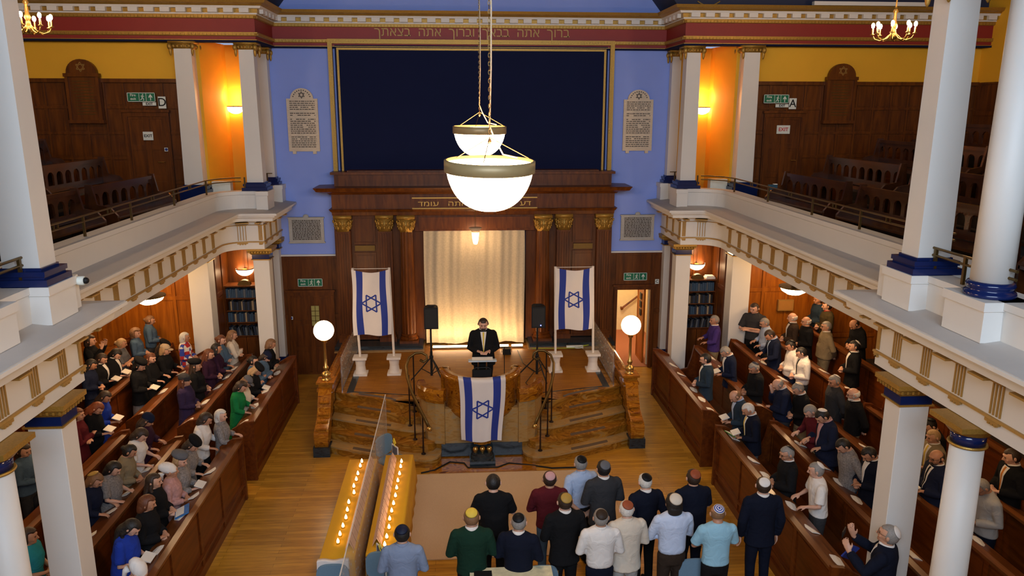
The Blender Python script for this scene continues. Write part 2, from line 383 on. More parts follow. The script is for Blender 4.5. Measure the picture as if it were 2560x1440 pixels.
m = MB(); m.box(-XO - .2, XO + .2, YR - .2, 19.2, 11.3, 11.4); cl = struct(m.build('ceiling', NAVYV), 'navy ceiling')
m = MB(); N = 24; Rv = 5.62; arc = []
for i in range(N + 1):
    a = R(-53.2 + 106.4 * i / N); arc.append((Rv * math.sin(a), 8.78 + Rv * (math.cos(a) - math.cos(R(53.2)))))
poly = arc + [(4.9, 8.78), (4.9, 11.3), (-4.9, 11.3), (-4.9, 8.78)]
m.prism(poly[:N + 1] + [(4.9, 8.78), (4.9, 11.3), (-4.9, 11.3), (-4.9, 8.78)], 17.55, 18.96, 0, 'y'); struct(m.build('ceiling_arch', NAVYV), 'navy arch soffit before the blue lunette')
m = MB()
for s in (-1, 1):
    for dx in (0, .5): m.tube([(s * (4.9 + dx), 17.53, 8.9), (s * (5.15 + .0 * dx), 17.53, 8.76)], .015)
m.build('ceiling_gilding', GOLDP, cl)
# gallery slabs and tiers
TIER = [(5.6, 4.45), (6.95, 4.72), (7.95, 5.05), (8.95, 5.4), (9.95, 5.75)]
for s in (-1, 1):
    m = MB(); m.box(*sorted((s * 5.6, s * XO)), YR, 17.6, 3.56, H_G - .02); m.box(*sorted((s * 4.8, s * 5.6)), YR, 8.6, 3.56, H_G - .02); m.box(*sorted((s * 4.8, s * 6.3)), 17.3, 18.7, 3.56, H_G - .02)
    struct(m.build('ceiling_under_gallery', WHITE), 'cream underside of the gallery')
    m = MB(); pts = [(5.0, 4.43)]
    for i, (x, z) in enumerate(TIER): pts += [(x if i else 5.0, z), (TIER[i + 1][0] if i < 4 else XO, z)]
    pts += [(XO, 4.43)]
    m.prism([(s * a, b) for a, b in [(5.6, 4.43), (5.6, 4.45)] + pts[2:]], YR, 15.9, 0, 'y'); m.box(*sorted((s * 5.62, s * XO)), 15.9, 17.25, 4.43, 4.45); m.box(*sorted((s * 5.03, s * XO)), 17.25, 18.7, 4.43, 4.45)
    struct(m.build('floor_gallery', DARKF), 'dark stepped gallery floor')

# ---------------------------------------------------------------- entablature round the end of the hall
EP = [(-XO, 17.3), (-4.6, 17.3), (-4.6, 18.88), (4.6, 18.88), (4.6, 17.3), (XO, 17.3)]
def eband(z0, z1, d0, d1=None, db=-.3):
    d1 = d0 if d1 is None else d1
    return MB().sweep(EP, [(db, z0), (d0, z0), (d1, z1), (db, z1)], -1)
ent = eband(7.98, 8.7, 0).build('trim_2', RED); struct(ent, 'deep red and gold entablature with a Hebrew inscription')
b = eband(7.955, 7.99, .03); b.build('navy_fillet', NAVY, ent)
b = MB(); b.sweep(EP, [(-.01, 7.99), (.035, 7.99), (.035, 8.005), (-.01, 8.005)], -1)
b.sweep(EP, [(-.01, 8.07), (.03, 8.075), (.055, 8.13), (.055, 8.15), (-.01, 8.155)], -1); b.sweep(EP, [(-.01, 8.42), (.03, 8.425), (.06, 8.48), (.06, 8.5), (-.01, 8.5)], -1)
b.sweep(EP, [(-.1, 8.66), (.2, 8.66), (.23, 8.69), (.29, 8.71), (.32, 8.77), (-.1, 8.77)], -1); b.sweep(EP, [(-.1, 8.53), (.1, 8.53), (.1, 8.61), (-.1, 8.61)], -1)
# egg and dart beads
def along(path, step, off0=0.5):
    for i in range(len(path) - 1):
        p, q = Vector(path[i]), Vector(path[i + 1]); L = (q - p).length; n = max(1, int(L / step)); t = (q - p) / L
        for k in range(n):
            c = p + t * (L * (k + off0) / n); yield c, t, Vector((t.y, -t.x))
for c, t, nn in along(EP, .075):
    for z, d in ((8.11, .05), (8.455, .055)):
        q = c + nn * d; w = .026
        b.box(q.x - abs(t.x) * w - .008, q.x + abs(t.x) * w + .008, q.y - abs(t.y) * w - .008, q.y + abs(t.y) * w + .008, z - .022, z + .022)
b.build('gilded_mouldings', GOLD, ent)
b = MB(); b.sweep(EP, [(-.1, 8.61), (.17, 8.615), (.19, 8.66), (-.1, 8.66)], -1); b.sweep(EP, [(-.1, 8.5), (.08, 8.5), (.08, 8.53), (-.1, 8.53)], -1)
for c, t, nn in along(EP, .31):
    q = c + nn * .13; w = .095
    b.box(q.x - abs(t.x) * w - abs(nn.x) * .05, q.x + abs(t.x) * w + abs(nn.x) * .05, q.y - abs(t.y) * w - abs(nn.y) * .05, q.y + abs(t.y) * w + abs(nn.y) * .05, 8.53, 8.615)
b.build('white_dentil_course', WHITE, ent)
def hebrew(words, width, loc, m, name, parent, h):
    s = words[::-1]
    c = bpy.data.curves.new('t', 'FONT'); c.body = s; c.size = h * 1.35; c.align_x = 'CENTER'
    t = bpy.data.objects.new('t', c); COL.objects.link(t); bpy.context.view_layer.update(); dg = bpy.context.evaluated_depsgraph_get()
    cv = t.evaluated_get(dg).to_curve(dg); q = MB()
    for sp in cv.splines:          # every stroke of a letter is filled on its own
        k = bpy.data.curves.new('k', 'CURVE'); k.dimensions = '2D'; k.fill_mode = 'BOTH'; k.extrude = .004; k.resolution_u = 6
        ns = k.splines.new('BEZIER'); ns.bezier_points.add(len(sp.bezier_points) - 1); ns.use_cyclic_u = True
        for a, b in zip(ns.bezier_points, sp.bezier_points):
            a.handle_left_type = a.handle_right_type = 'FREE'; a.co, a.handle_left, a.handle_right = b.co, b.handle_left, b.handle_right
        ko = bpy.data.objects.new('k', k); COL.objects.link(ko); bpy.context.view_layer.update()
        km = bpy.data.meshes.new_from_object(ko.evaluated_get(bpy.context.evaluated_depsgraph_get()))
        q.add([tuple(v.co) for v in km.vertices], [tuple(f.vertices) for f in km.polygons]); bpy.data.objects.remove(ko)
    bpy.data.objects.remove(t)
    o = bpy.data.objects.new(name, q.mesh(name, m)); COL.objects.link(o)
    me = o.data; xs = [v.co.x for v in me.vertices]; ys = [v.co.y for v in me.vertices]
    cx = (max(xs) + min(xs)) / 2; cy = (max(ys) + min(ys)) / 2; k = width / (max(xs) - min(xs)); ky = h / (max(ys) - min(ys))
    me.transform(Matrix.Translation(loc) @ Euler(FR).to_matrix().to_4x4() @ Matrix.Diagonal((k, ky, 1, 1)) @ Matrix.Translation((-cx, -cy, 0)))
    o.parent = parent; o.location = -off(parent)
    return o
hebrew('ברוך  אתה  בבאך  וברוך  אתה  בצאתך', 4.55, (0, 18.872, 8.29), GOLDP, 'gold_inscription', ent, .24)

# ---------------------------------------------------------------- navy panel over the ark
fp = thing('framed_navy_panel', (0, 18.9, 5.1), 'large navy blue panel in a gilded frame above the ark', 'panel')
m = MB(); m.box(-3.2, 3.2, 18.86, 18.96, 5.1, 8.03); m.build('navy_field', NAVY, fp)
m = MB()
for a, w, y in ((3.354, .10, 18.80), (3.16, .05, 18.83)):
    zt = 8.16 if a > 3.3 else 7.97
    m.box(-a, -a + w, y, 18.95, 5.1, zt - w); m.box(a - w, a, y, 18.95, 5.1, zt - w); m.box(-a, a, y, 18.95, zt - w, zt)
for i in range(44):
    z = 5.13 + i * .068
    for sx in (-1, 1): m.box(sx * 3.30 - .02, sx * 3.30 + .02, 18.785, 18.80, z, z + .045)
for i in range(94):
    x = -3.25 + i * .07; m.box(x - .02, x + .025, 18.785, 18.80, 8.09, 8.13)
m.build('gilded_frame', GOLD, fp)

# ---------------------------------------------------------------- galleries
def gpath():
    p = [(4.7, YR), (4.7, 8.7), (5.5, 8.7), (5.5, 16.7)]
    for i in range(1, 17):
        a = PI / 2 * i / 16; p.append((5.0 + .5 * math.cos(a), 16.7 + .5 * math.sin(a)))
    return p + [(4.7, 17.2), (4.7, 18.95)]
GP = gpath()
def trig(m, cx, cy, nx, ny, w=.15):
    tx, ty = -ny, nx
    def bx(u0, u1, d0, d1, z0, z1):
        P = [(cx + tx * u + nx * d, cy + ty * u + ny * d) for u, d in ((u0, d0), (u1, d0), (u1, d1), (u0, d1))]; m.prism(P, z0, z1)
    for u in (-.5, -.2, .12, .42): bx(u * w, u * w + .016, 0, .014, 3.75, 4.08)
    bx(-w * .62, w * .62, 0, .035, 3.675, 3.705)
    for u in (-.4, -.1, .2): bx(u * w, u * w + .03, 0, .03, 3.655, 3.675)
    bx(-w * .62, w * .62, .0, .05, 4.08, 4.10)
    bx(-w * .75, w * .75, .05, .26, 4.150, 4.172)
for s in (-1, 1):
    sd = 'left' if s < 0 else 'right'
    g = thing('balcony', (s * 4.7, 12, 3.55), 'white %s gallery front with gilded frieze, curving in beside the ark' % sd, 'balcony')
    def gs(prof, name, mt):
        q = MB().sweep(GP, prof, 1)
        if s < 0: q.flipx()
        return q.build(name, mt, g)
    gs([(-.30, 4.83), (-.02, 4.83), (-.02, 4.76), (-.04, 4.745), (-.05, 4.44), (-.30, 4.44)], 'parapet', WHITE)
    gs([(-.30, 4.45), (-.06, 4.45), (.385, 4.395), (.385, 4.385), (-.30, 4.40)], 'sloping_ledge', LEDGE)
    gs([(-.30, 4.40), (.40, 4.385), (.40, 4.345), (.35, 4.335), (.34, 4.30), (.29, 4.275), (.28, 4.21), (.20, 4.195), (.06, 4.18), (.04, 4.15), (-.30, 4.15)], 'cornice', WHITE)
    gs([(-.30, 4.15), (0, 4.15), (0, 3.73), (-.30, 3.73)], 'frieze', WHITE)
    gs([(-.2, 3.73), (.025, 3.73), (.03, 3.705), (-.2, 3.70)], 'gilded_band', GOLDP)
    gs([(-.30, 3.70), (0, 3.70), (0, 3.55), (-.30, 3.55)], 'architrave', WHITE)
    TG = [(4.7, 8.26 - .57 * i, -1, 0, .15) for i in range(12)] + [(4.7, 8.66, -1, 0, .05)] + [(5.5, 16.21 - .585 * i, -1, 0, .15) for i in range(13)] + [(5.16, 17.165, -.35, -.93, .18), (4.76, 17.2, 0, -1, .07)] + [(4.7, y, -1, 0, .12) for y in (17.3, 17.85, 18.4)]
    for a in TG:
        q = MB(); trig(q, *a)
        if s < 0: q.flipx()
        q.build('gilded_triglyph', GOLDP, g)
    q = MB(); q.sweep(GP[2:], [(0, 4.085), (.012, 4.085), (.012, 4.10), (0, 4.10)], 1)
    if s < 0: q.flipx()
    q.build('gilded_fillet', GOLDP, g)
    # pedestals of the parapet under the pillars
    for y0, y1 in ((7.9, 8.45), (6.7, 7.3), (17.16, 17.75), (18.6, 18.95)):
        q = MB(); q.box(4.55, 4.8, y0, y1, 4.43, 4.74); q.box(4.53, 4.8, y0 - .02, y1 + .02, 4.74, 4.83); q.box(4.8, 5.15 if y0 < 10 else 4.86, y0 - .02 if y0 < 10 else y0 + .1, y1 + .02, 4.5, 4.83)
        if y0 == 7.9: q.box(4.62, 4.75, 8.3, 8.68, 4.43, 4.80)
        if s < 0: q.flipx()
        q.build('pedestal_block', WHITE, g)
    # brass rail
    rl = thing('brass_rail', (s * 5.6, 12.7, 4.83), 'low double brass rail along the %s gallery parapet' % sd, 'railing')
    q = MB(); pts = [(5.66, 8.9), (5.66, 16.6), (5.56, 16.95), (5.3, 17.25), (5.12, 17.28)]
    for z in (5.04, 5.12): q.tube([(x, y, z) for x, y in pts], .013)
    pts2 = [(4.82, 8.5), (4.82, 6.7)]
    pts3 = [(4.82, 6.4), (4.82, -2)]
    for z in (5.04, 5.12):
        for pp in (pts2, pts3): q.tube([(x, y, z) for x, y in pp], .015)
    if s < 0: q.flipx()
    q.build('rails', BRASSD, rl)
    for x, y in ((5.66, 9.6), (5.66, 11.16), (5.66, 12.77), (5.66, 14.7), (5.63, 16.5), (5.05, 17.3), (4.82, 7.95), (4.82, 7.45), (4.82, 6.3), (4.8, 18.3)):
        q = MB(); q.box(x - .014, x + .014, y - .018, y + .018, 4.83, 5.13)
        if y > 18: q.box(x - .12, x + .12, y - .01, y + .01, 5.12, 5.14)
        if s < 0: q.flipx()
        q.build('post', BRASSD, rl)
    for y in (10.4, 12.0, 13.7, 15.6):
        q = MB(); q.box(5.65, 5.67, y - .06, y - .045, 5.04, 5.12); q.box(5.65, 5.67, y + .045, y + .06, 5.04, 5.12)
        if s < 0: q.flipx()
        q.build('rail_spacer', BRASSD, rl)

# ---------------------------------------------------------------- pillars
def upper_pillar(x0, x1, y0, y1, label, z0=4.83, z1=7.96):
    cx, cy, w, d = (x0 + x1) / 2, (y0 + y1) / 2, abs(x1 - x0), y1 - y0
    t = thing('square_pillar', (cx, cy, z0), label, 'pillar')
    m = MB()
    if abs(z0 - 4.8) < .01: m.box(cx - w / 2 - .09, cx + w / 2 + .09, cy - d / 2 - .09, cy + d / 2, 4.45, 4.80)
    for a, b, e in ((0, .07, .10), (.07, .10, .06), (.10, .15, .075), (.15, .18, .02)): m.box(cx - w / 2 - e, cx + w / 2 + e, cy - d / 2 - e, cy + d / 2 + e, z0 + a, z0 + b)
    m.build('blue_base', BLUEB, t)
    m = MB(); m.taper(cx, cy, z0 + .18, z1 - .14, w, d, w * .88, d * .88); m.build('shaft', WHITE, t)
    m = MB(); e = .05
    m.box(cx - w / 2 - .06, cx + w / 2 + .06, cy - d / 2 - .06, cy + d / 2 + .06, z1 - .045, z1)
    m.box(cx - w / 2 - .01, cx + w / 2 + .01, cy - d / 2 - .01, cy + d / 2 + .01, z1 - .15, z1 - .045)
    for i in range(5):
        u = -w / 2 + w * (i + .5) / 5; m.ell((cx + u, cy - d / 2 - .02, z1 - .1), (w / 12, .025, .035), 8)
    for i in range(4):
        u = -d / 2 + d * (i + .5) / 4
        for sx in (-1, 1): m.ell((cx + sx * (w / 2 + .02), cy + u, z1 - .1), (.025, d / 10, .035), 8)
    for sx in (-1, 1):
        for sy in (-1, 1):
            c = (cx + sx * (w / 2 + .035), cy + sy * (d / 2 + .035))
            m.ell((c[0], c[1], z1 - .11), (.05, .05, .07), 10); m.ell((c[0] - sx * .01, c[1] - sy * .01, z1 - .2), (.032, .032, .10), 10)
    m.build('gilded_capital', GOLD, t, True)
    return t
def lower_pillar(x0, x1, y0, y1, label, base=.42):
    cx, cy, w, d = (x0 + x1) / 2, (y0 + y1) / 2, abs(x1 - x0), y1 - y0
    t = thing('square_pillar', (cx, cy, 0), label, 'pillar')
    m = MB(); m.box(cx - w / 2 - .05, cx + w / 2 + .05, cy - d / 2 - .05, cy + d / 2 + .05, 0, base - .08); m.box(cx - w / 2 - .025, cx + w / 2 + .025, cy - d / 2 - .025, cy + d / 2 + .025, base - .08, base); m.build('blue_base', BLUEB, t)
    m = MB(); m.box(cx - w / 2, cx + w / 2, cy - d / 2, cy + d / 2, base, 3.27, bev=.006); m.build('shaft', WHITE, t)
    m = MB(); m.box(cx - w / 2 - .015, cx + w / 2 + .015, cy - d / 2 - .015, cy + d / 2 + .015, 3.29, 3.40); m.build('blue_collar', BLUEB, t)
    m = MB(); e = .035; m.box(cx - w / 2 - e, cx + w / 2 + e, cy - d / 2 - e, cy + d / 2 + e, 3.27, 3.29)
    m.taper(cx, cy, 3.40, 3.49, w + .06, d + .06, w + .18, d + .18)
    for i in range(8):
        u = (i + .5) / 8
        m.box(cx - w / 2 - .08 + (w + .16) * u - .012, cx - w / 2 - .08 + (w + .16) * u + .012, cy - d / 2 - .09, cy + d / 2 + .09, 3.44, 3.475)
        m.box(cx - w / 2 - .09, cx + w / 2 + .09, cy - d / 2 - .08 + (d + .16) * u - .012, cy - d / 2 - .08 + (d + .16) * u + .012, 3.44, 3.475)
    m.box(cx - w / 2 - .10, cx + w / 2 + .10, cy - d / 2 - .10, cy + d / 2 + .10, 3.49, 3.545); m.build('gilded_capital', GOLD, t)
    return t
for s in (-1, 1):
    sd = 'left' if s < 0 else 'right'
    upper_pillar(*sorted((s * 4.65, s * 5.02)), 8.0, 8.32, 'tall white square pillar on the %s gallery front nearest the camera' % sd)
    upper_pillar(*sorted((s * 4.67, s * 5.02)), 17.38, 17.7, 'far white square pillar at the %s gallery corner beside the blue wall' % sd)
    upper_pillar(*sorted((s * 5.9, s * 6.3)), 17.2, 17.55, 'white square pillar between the ochre niche and the %s gallery door' % sd, 4.80)
    upper_pillar(*sorted((s * 4.72, s * 4.98)), 18.72, 18.95, 'slim white pilaster against the blue wall above the %s gallery' % sd)
    lower_pillar(*sorted((s * 4.66, s * 5.01)), 8.0, 8.32, 'near white square pillar under the %s gallery' % sd)
    lower_pillar(*sorted((s * 4.67, s * 5.02)), 17.38, 17.7, 'far white square pillar under the %s gallery corner' % sd)
    lower_pillar(*sorted((s * 5.95, s * 6.4)), 17.15, 17.55, 'white square pillar beside the bookcase under the %s gallery' % sd)
    lower_pillar(*sorted((s * 4.75, s * 4.98)), 18.72, 18.95, 'slim white pilaster by the doorway under the %s gallery' % sd, .55)
    # round columns
    cx, cy = s * 4.78, 6.98
    t = thing('round_column', (cx, cy, 4.83), 'round white column standing on the %s gallery front' % sd, 'column')
    m = MB(); m.lathe((cx, cy, 4.83), [(.0, 0), (.225, 0), (.235, .02), (.225, .05), (.2, .06), (.205, .09), (.22, .11), (.205, .14), (.187, .15), (0, .15)], 32, caps=False); m.build('blue_base', BLUEB, t, True)
    m = MB(); m.lathe((cx, cy, 4.97), [(.185, 0), (.18, 1.0), (.16, 2.85)], 32); m.build('shaft', WHITE, t, True)
    m = MB(); m.box(cx - .24, cx + .24, cy - .24, cy + .24, 7.9, 7.96); m.lathe((cx, cy, 7.72), [(.18, 0), (.22, .18)], 24)
    m.build('gilded_capital', GOLD, t)
    cx, cy = s * 4.78, 6.98
    t = thing('round_column', (cx, cy, 0), 'round white column under the %s gallery in front of the square pillar' % sd, 'column')
    m = MB(); m.lathe((cx, cy, 0), [(.25, 0), (.25, .3), (.22, .4)], 32); m.build('blue_base', BLUEB, t, True)
    m = MB(); m.lathe((cx, cy, .38), [(.178, 0), (.175, 1.2), (.158, 2.89)], 32); m.build('shaft', WHITE, t, True)
    m = MB(); m.lathe((cx, cy, 3.29), [(.163, 0), (.168, .12)], 32); m.build('blue_collar', BLUEB, t, True)
    m = MB(); m.lathe((cx, cy, 3.265), [(.0, 0), (.182, 0), (.188, .012), (.182, .025), (0, .025)], 32, caps=False); m.lathe((cx, cy, 3.41), [(.19, 0), (.26, .08)], 32); m.box(cx - .27, cx + .27, cy - .27, cy + .27, 3.49, 3.545); m.build('gilded_capital', GOLD, t)
# ================================================================ the ark
def ark():
    t = thing('ark_surround', (0, 18.6, .85), 'tall dark oak ark front with gilded capitals and Hebrew lettering', 'ark')
    AP = [(-3.38, 18.97), (-3.38, 18.42), (3.38, 18.42), (3.38, 18.97)]
    sw = lambda prof, mt, nm: MB().sweep(AP, prof, -1).build(nm, mt, t)
    m = MB(); m.box(-3.3, 3.3, 18.45, 18.97, 4.80, 5.08); m.box(-3.38, 3.38, 18.40, 18.97, 5.08, 5.14); m.box(-3.0, 3.0, 18.5, 18.97, 5.14, 5.17); m.build('attic_block', WOOD, t)
    sw([(-.3, 4.62), (.03, 4.62), (.08, 4.66), (.2, 4.68), (.30, 4.71), (.33, 4.76), (.36, 4.80), (-.3, 4.82)], WOOD, 'cornice')
    sw([(-.4, 4.26), (0, 4.26), (0, 4.62), (-.4, 4.62)], WOOD, 'frieze')
    sw([(-.4, 4.12), (.0, 4.12), (.01, 4.2), (.03, 4.21), (.05, 4.25), (.07, 4.27), (-.4, 4.28)], WOOD, 'architrave')
    m = MB(); m.box(-1.49, 1.5, 18.395, 18.42, 4.515, 4.54); m.box(-1.49, 1.5, 18.395, 18.42, 4.27, 4.29); m.build('gilded_line', GOLDB, t)
    hebrew('דע   לפני   מי   אתה   עומד', 2.7, (0, 18.41, 4.40), GOLDB, 'gold_inscription', t, .13)
    # body panels
    m = MB()
    for s in (-1, 1):
        a, b = sorted((s * 1.25, s * 3.38)); m.box(a, b, 18.62, 18.97, .95, 4.12)
        a, b = sorted((s * 2.4, s * 2.92)); pan(m, a, b, 1.0, 3.2, '-y', 18.60, 1, 2, .03); pan(m, a, b, 3.4, 4.1, '-y', 18.60, 1, 1, .03)
    m.box(-1.45, 1.45, 18.5, 18.97, 3.72, 4.12); m.box(-1.35, 1.35, 18.46, 18.5, 3.78, 4.06)
    m.build('panelled_body', WOOD, t)
    for s in (-1, 1): MB().box(*sorted((s * 2.42, s * 2.9)), 18.56, 18.6, 3.24, 3.37).build('pierced_vent', BRASSD, t)
    for s in (-1, 1):
        MB().box(*sorted((s * 1.3, s * 3.42)), 18.05, 18.9, .885, .98).build('black_marble_plinth', BLACKM, t); MB().box(*sorted((s * 1.27, s * 3.42)), 17.95, 18.9, .853, .885).build('marble_sill', MARBT, t)
    # carved capital
    def cap(m, cx, cy, w):
        m.taper(cx, cy, 3.73, 4.03, w * .78, w * .78, w * 1.0, w * 1.0)
        m.box(cx - w * .58, cx + w * .58, cy - w * .58, cy + w * .58, 4.04, 4.12)
        for lev, z, n, rr in ((0, 3.82, 3, .44), (1, 3.93, 4, .5)):
            for i in range(n):
                u = (i + .5) / n * 2 - 1
                for dx, dy in ((u, -1), (-1, u), (1, u)):
                    m.ell((cx + dx * w * rr, cy + dy * w * rr, z), (w * .09, w * .09, .05), 8); m.ell((cx + dx * w * (rr + .08), cy + dy * w * (rr + .08), z + .045), (w * .07, w * .07, .022), 8)
        for sx in (-1, 1): m.tube([(cx + sx * w * .3, cy - w * .45, 3.95), (cx + sx * w * .46, cy - w * .52, 4.03), (cx + sx * w * .58, cy - w * .58, 4.01), (cx + sx * w * .54, cy - w * .58, 3.96)], .022, 6)
    for cx in (-3.15, -2.16, 2.16, 3.15):
        m = MB(); m.box(cx - .17, cx + .17, 18.46, 18.62, 1.16, 3.74)
        for i in range(6): u = cx - .15 + i * .06; m.box(u - .012, u + .012, 18.435, 18.46, 1.2, 3.68)
        m.box(cx - .21, cx + .21, 18.40, 18.62, .98, 1.1); m.box(cx - .19, cx + .19, 18.42, 18.62, 1.1, 1.16); m.build('fluted_pilaster', WOOD, t)
        m = MB(); cap(m, cx, 18.56, .36); m.build('gilded_capital', GOLD, t, True)
    for cx in (-1.645, 1.645):
        m = MB(); n = 48; rg = []
        for r, z in ((.165, 1.2), (.17, 2.0), (.15, 3.74)):
            rg.append([(cx + (r - (.012 if i % 4 < 2 else 0)) * math.cos(2 * PI * i / n), 18.42 + (r - (.012 if i % 4 < 2 else 0)) * math.sin(2 * PI * i / n), z) for i in range(n)])
        m.rings(rg); m.lathe((cx, 18.42, .98), [(.0, 0.07), (.21, .07), (.22, .11), (.18, .15), (.2, .19), (.17, .22)], 24); m.box(cx - .23, cx + .23, 18.2, 18.62, .98, 1.05)
        m.build('fluted_column', WOOD, t)
        m = MB(); cap(m, cx, 18.42, .36); m.build('gilded_capital', GOLD, t, True)
    return t
ark()
m = MB()
def cur(u, v):
    z = 3.72 - 2.83 * v + (.02 * math.sin(u * 17) if v > .97 else 0)
    return (-1.24 + 2.45 * u + .02 * math.sin(5 * v) * (u - .5), 18.5 + .010 * math.sin(u * 80 + 1.2 * math.sin(v * 3)) + .02 * math.sin(u * 31 + v), z)
m.grid(cur, 150, 16); tag(m.build('ark_curtain', CURT, None, True), 'pleated ivory curtain hanging across the ark opening', 'curtain')
for a, b in ((-1.07, -.1), (.57, .80), (.86, 1.15)):
    t = thing('light_batten', ((a + b) / 2, 18.12, .86), 'glowing white floor batten, %s' % ('longest, left of the lectern' if a < 0 else ('short, just right of the speaker' if a < .7 else 'rightmost below the curtain edge')), 'stage light', 'floor battens washing the curtain')
    m = MB(); m.box(a, b, 18.08, 18.15, .885, .90); m.build('housing', BLACK, t); m = MB(); m.tube([(a + .01, 18.11, .925), (b - .01, 18.11, .925)], .024, 10); m.build('light_tube', LED, t)
area('curtain_wash', (-.1, 18.0, .93), (-.1, 18.5, 2.6), 2.2, .08, 14, WARM)
# eternal lamp
t = thing('hanging_lamp', (0, 18.0, 3.7), 'small tulip shaped glass lamp hanging before the ark', 'lamp')
m = MB(); m.lathe((0, 18.0, 3.74), [(.075, 0), (.10, .05), (.155, .12), (.15, .13), (.02, .14)], 24); m.build('frosted_flare', mat('frosted_shade', (.6, .42, .26), .6), t, True)
m = MB(); m.lathe((0, 18.0, 3.47), [(0, 0), (.04, .008), (.065, .09), (.085, .28)], 20); m.build('glass_cup', BOWL, t, True)
m = MB(); m.tube([(0, 18.0, 3.84), (0, 18.0, 4.3), (0, 18.2, 4.5)], .006, 6); m.build('chain', BRASSD, t)

# ================================================================ tablets, signs on the walls
def star(m, cx, cz, r, w, y0, y1, rot=0, mi=0):
    for k in (0, 1):
        P = [(cx + r * math.sin(rot + PI * k + 2 * PI * i / 3), cz + r * math.cos(rot + PI * k + 2 * PI * i / 3)) for i in range(3)]
        for i in range(3):
            a = Vector(P[i]); b = Vector(P[(i + 1) % 3]); t = (b - a).normalized(); n = Vector((-t.y, t.x)) * w / 2; a = a - t * w * .5; b = b + t * w * .5
            m.prism([tuple(a + n), tuple(b + n), tuple(b - n), tuple(a - n)], y0, y1, mi, 'y')
def arch_tablet(cx, z0, zs, zt, w, label, hebrew_like=False):
    y = 18.97; t = thing('stone_tablet', (cx, y, z0), label, 'plaque')
    m = MB(); r = w * .36; P = [(cx - w / 2, z0), (cx + w / 2, z0), (cx + w / 2, zs)]
    P += [(cx + r * 1.02 * math.cos(a), zs + (zt - zs) * math.sin(a)) for a in [PI * i / 16 for i in range(17)]] + [(cx - w / 2, zs)]
    m.prism(P, y - .06, y - .0, 0, 'y')
    for s in (-1, 1): m.box(cx + s * w * .33 - .04, cx + s * w * .33 + .04, y - .06, y, z0 - .06, z0)
    m.build('tablet', STONE, t)
    m = MB(); star(m, cx, zs + (zt - zs) * .35, .075, .012, y - .068, y - .06)
    rnd = random.Random(int(cx * 10)); rows = 24
    for k in range(1, 12):
        a = PI * k / 12; m.box(cx + r * .78 * math.cos(a) - .012, cx + r * .78 * math.cos(a) + .012, y - .066, y - .06, zs + (zt - zs) * .8 * math.sin(a) - .012, zs + (zt - zs) * .8 * math.sin(a) + .012)
    for i in range(rows):
        z = zs - .06 - i * (zs - z0 - .12) / rows; u = -w * .40
        if i in (5, 8, 17): continue
        while u < w * .40:
            l = rnd.uniform(.03, .09)
            if rnd.random() > .08: m.box(cx + u, cx + min(u + l, w * .41), y - .066, y - .06, z - .009, z + .009)
            u += l + .014
    m.build('carved_lines', INK, t)
arch_tablet(-4.03, 5.60, 6.82, 7.06, .72, 'arched stone memorial tablet on the blue wall left of the navy panel')
arch_tablet(4.0, 5.60, 6.82, 7.05, .72, 'arched stone memorial tablet on the blue wall right of the navy panel')
def small_tablet(cx, z0, z1, w, label):
    y = 18.97; t = thing('stone_tablet', (cx, y, z0), label, 'plaque')
    m = MB(); m.box(cx - w / 2, cx + w / 2, y - .05, y, z0, z1); m.box(cx - w / 2 - .02, cx + w / 2 + .02, y - .06, y, z0, z0 + .03); m.box(cx - w / 2 - .02, cx + w / 2 + .02, y - .06, y, z1 - .03, z1); m.ell((cx, y - .03, z1 + .02), (.07, .03, .05), 10); m.build('tablet', STONEW, t)
    m = MB(); rnd = random.Random(int(cx * 7))
    for i in range(13):
        z = z1 - .08 - i * (z1 - z0 - .14) / 13; u = -w * .40
        while u < w * .40:
            l = rnd.uniform(.02, .08); m.box(cx + u, cx + min(u + l, w * .41), y - .056, y - .05, z - .013, z + .011); u += l + .012
    m.build('carved_lines', INK, t)
small_tablet(-4.1, 3.38, 4.02, .84, 'low rectangular inscribed marble tablet left of the ark')
small_tablet(4.09, 3.37, 4.02, .84, 'low rectangular inscribed marble tablet right of the ark')
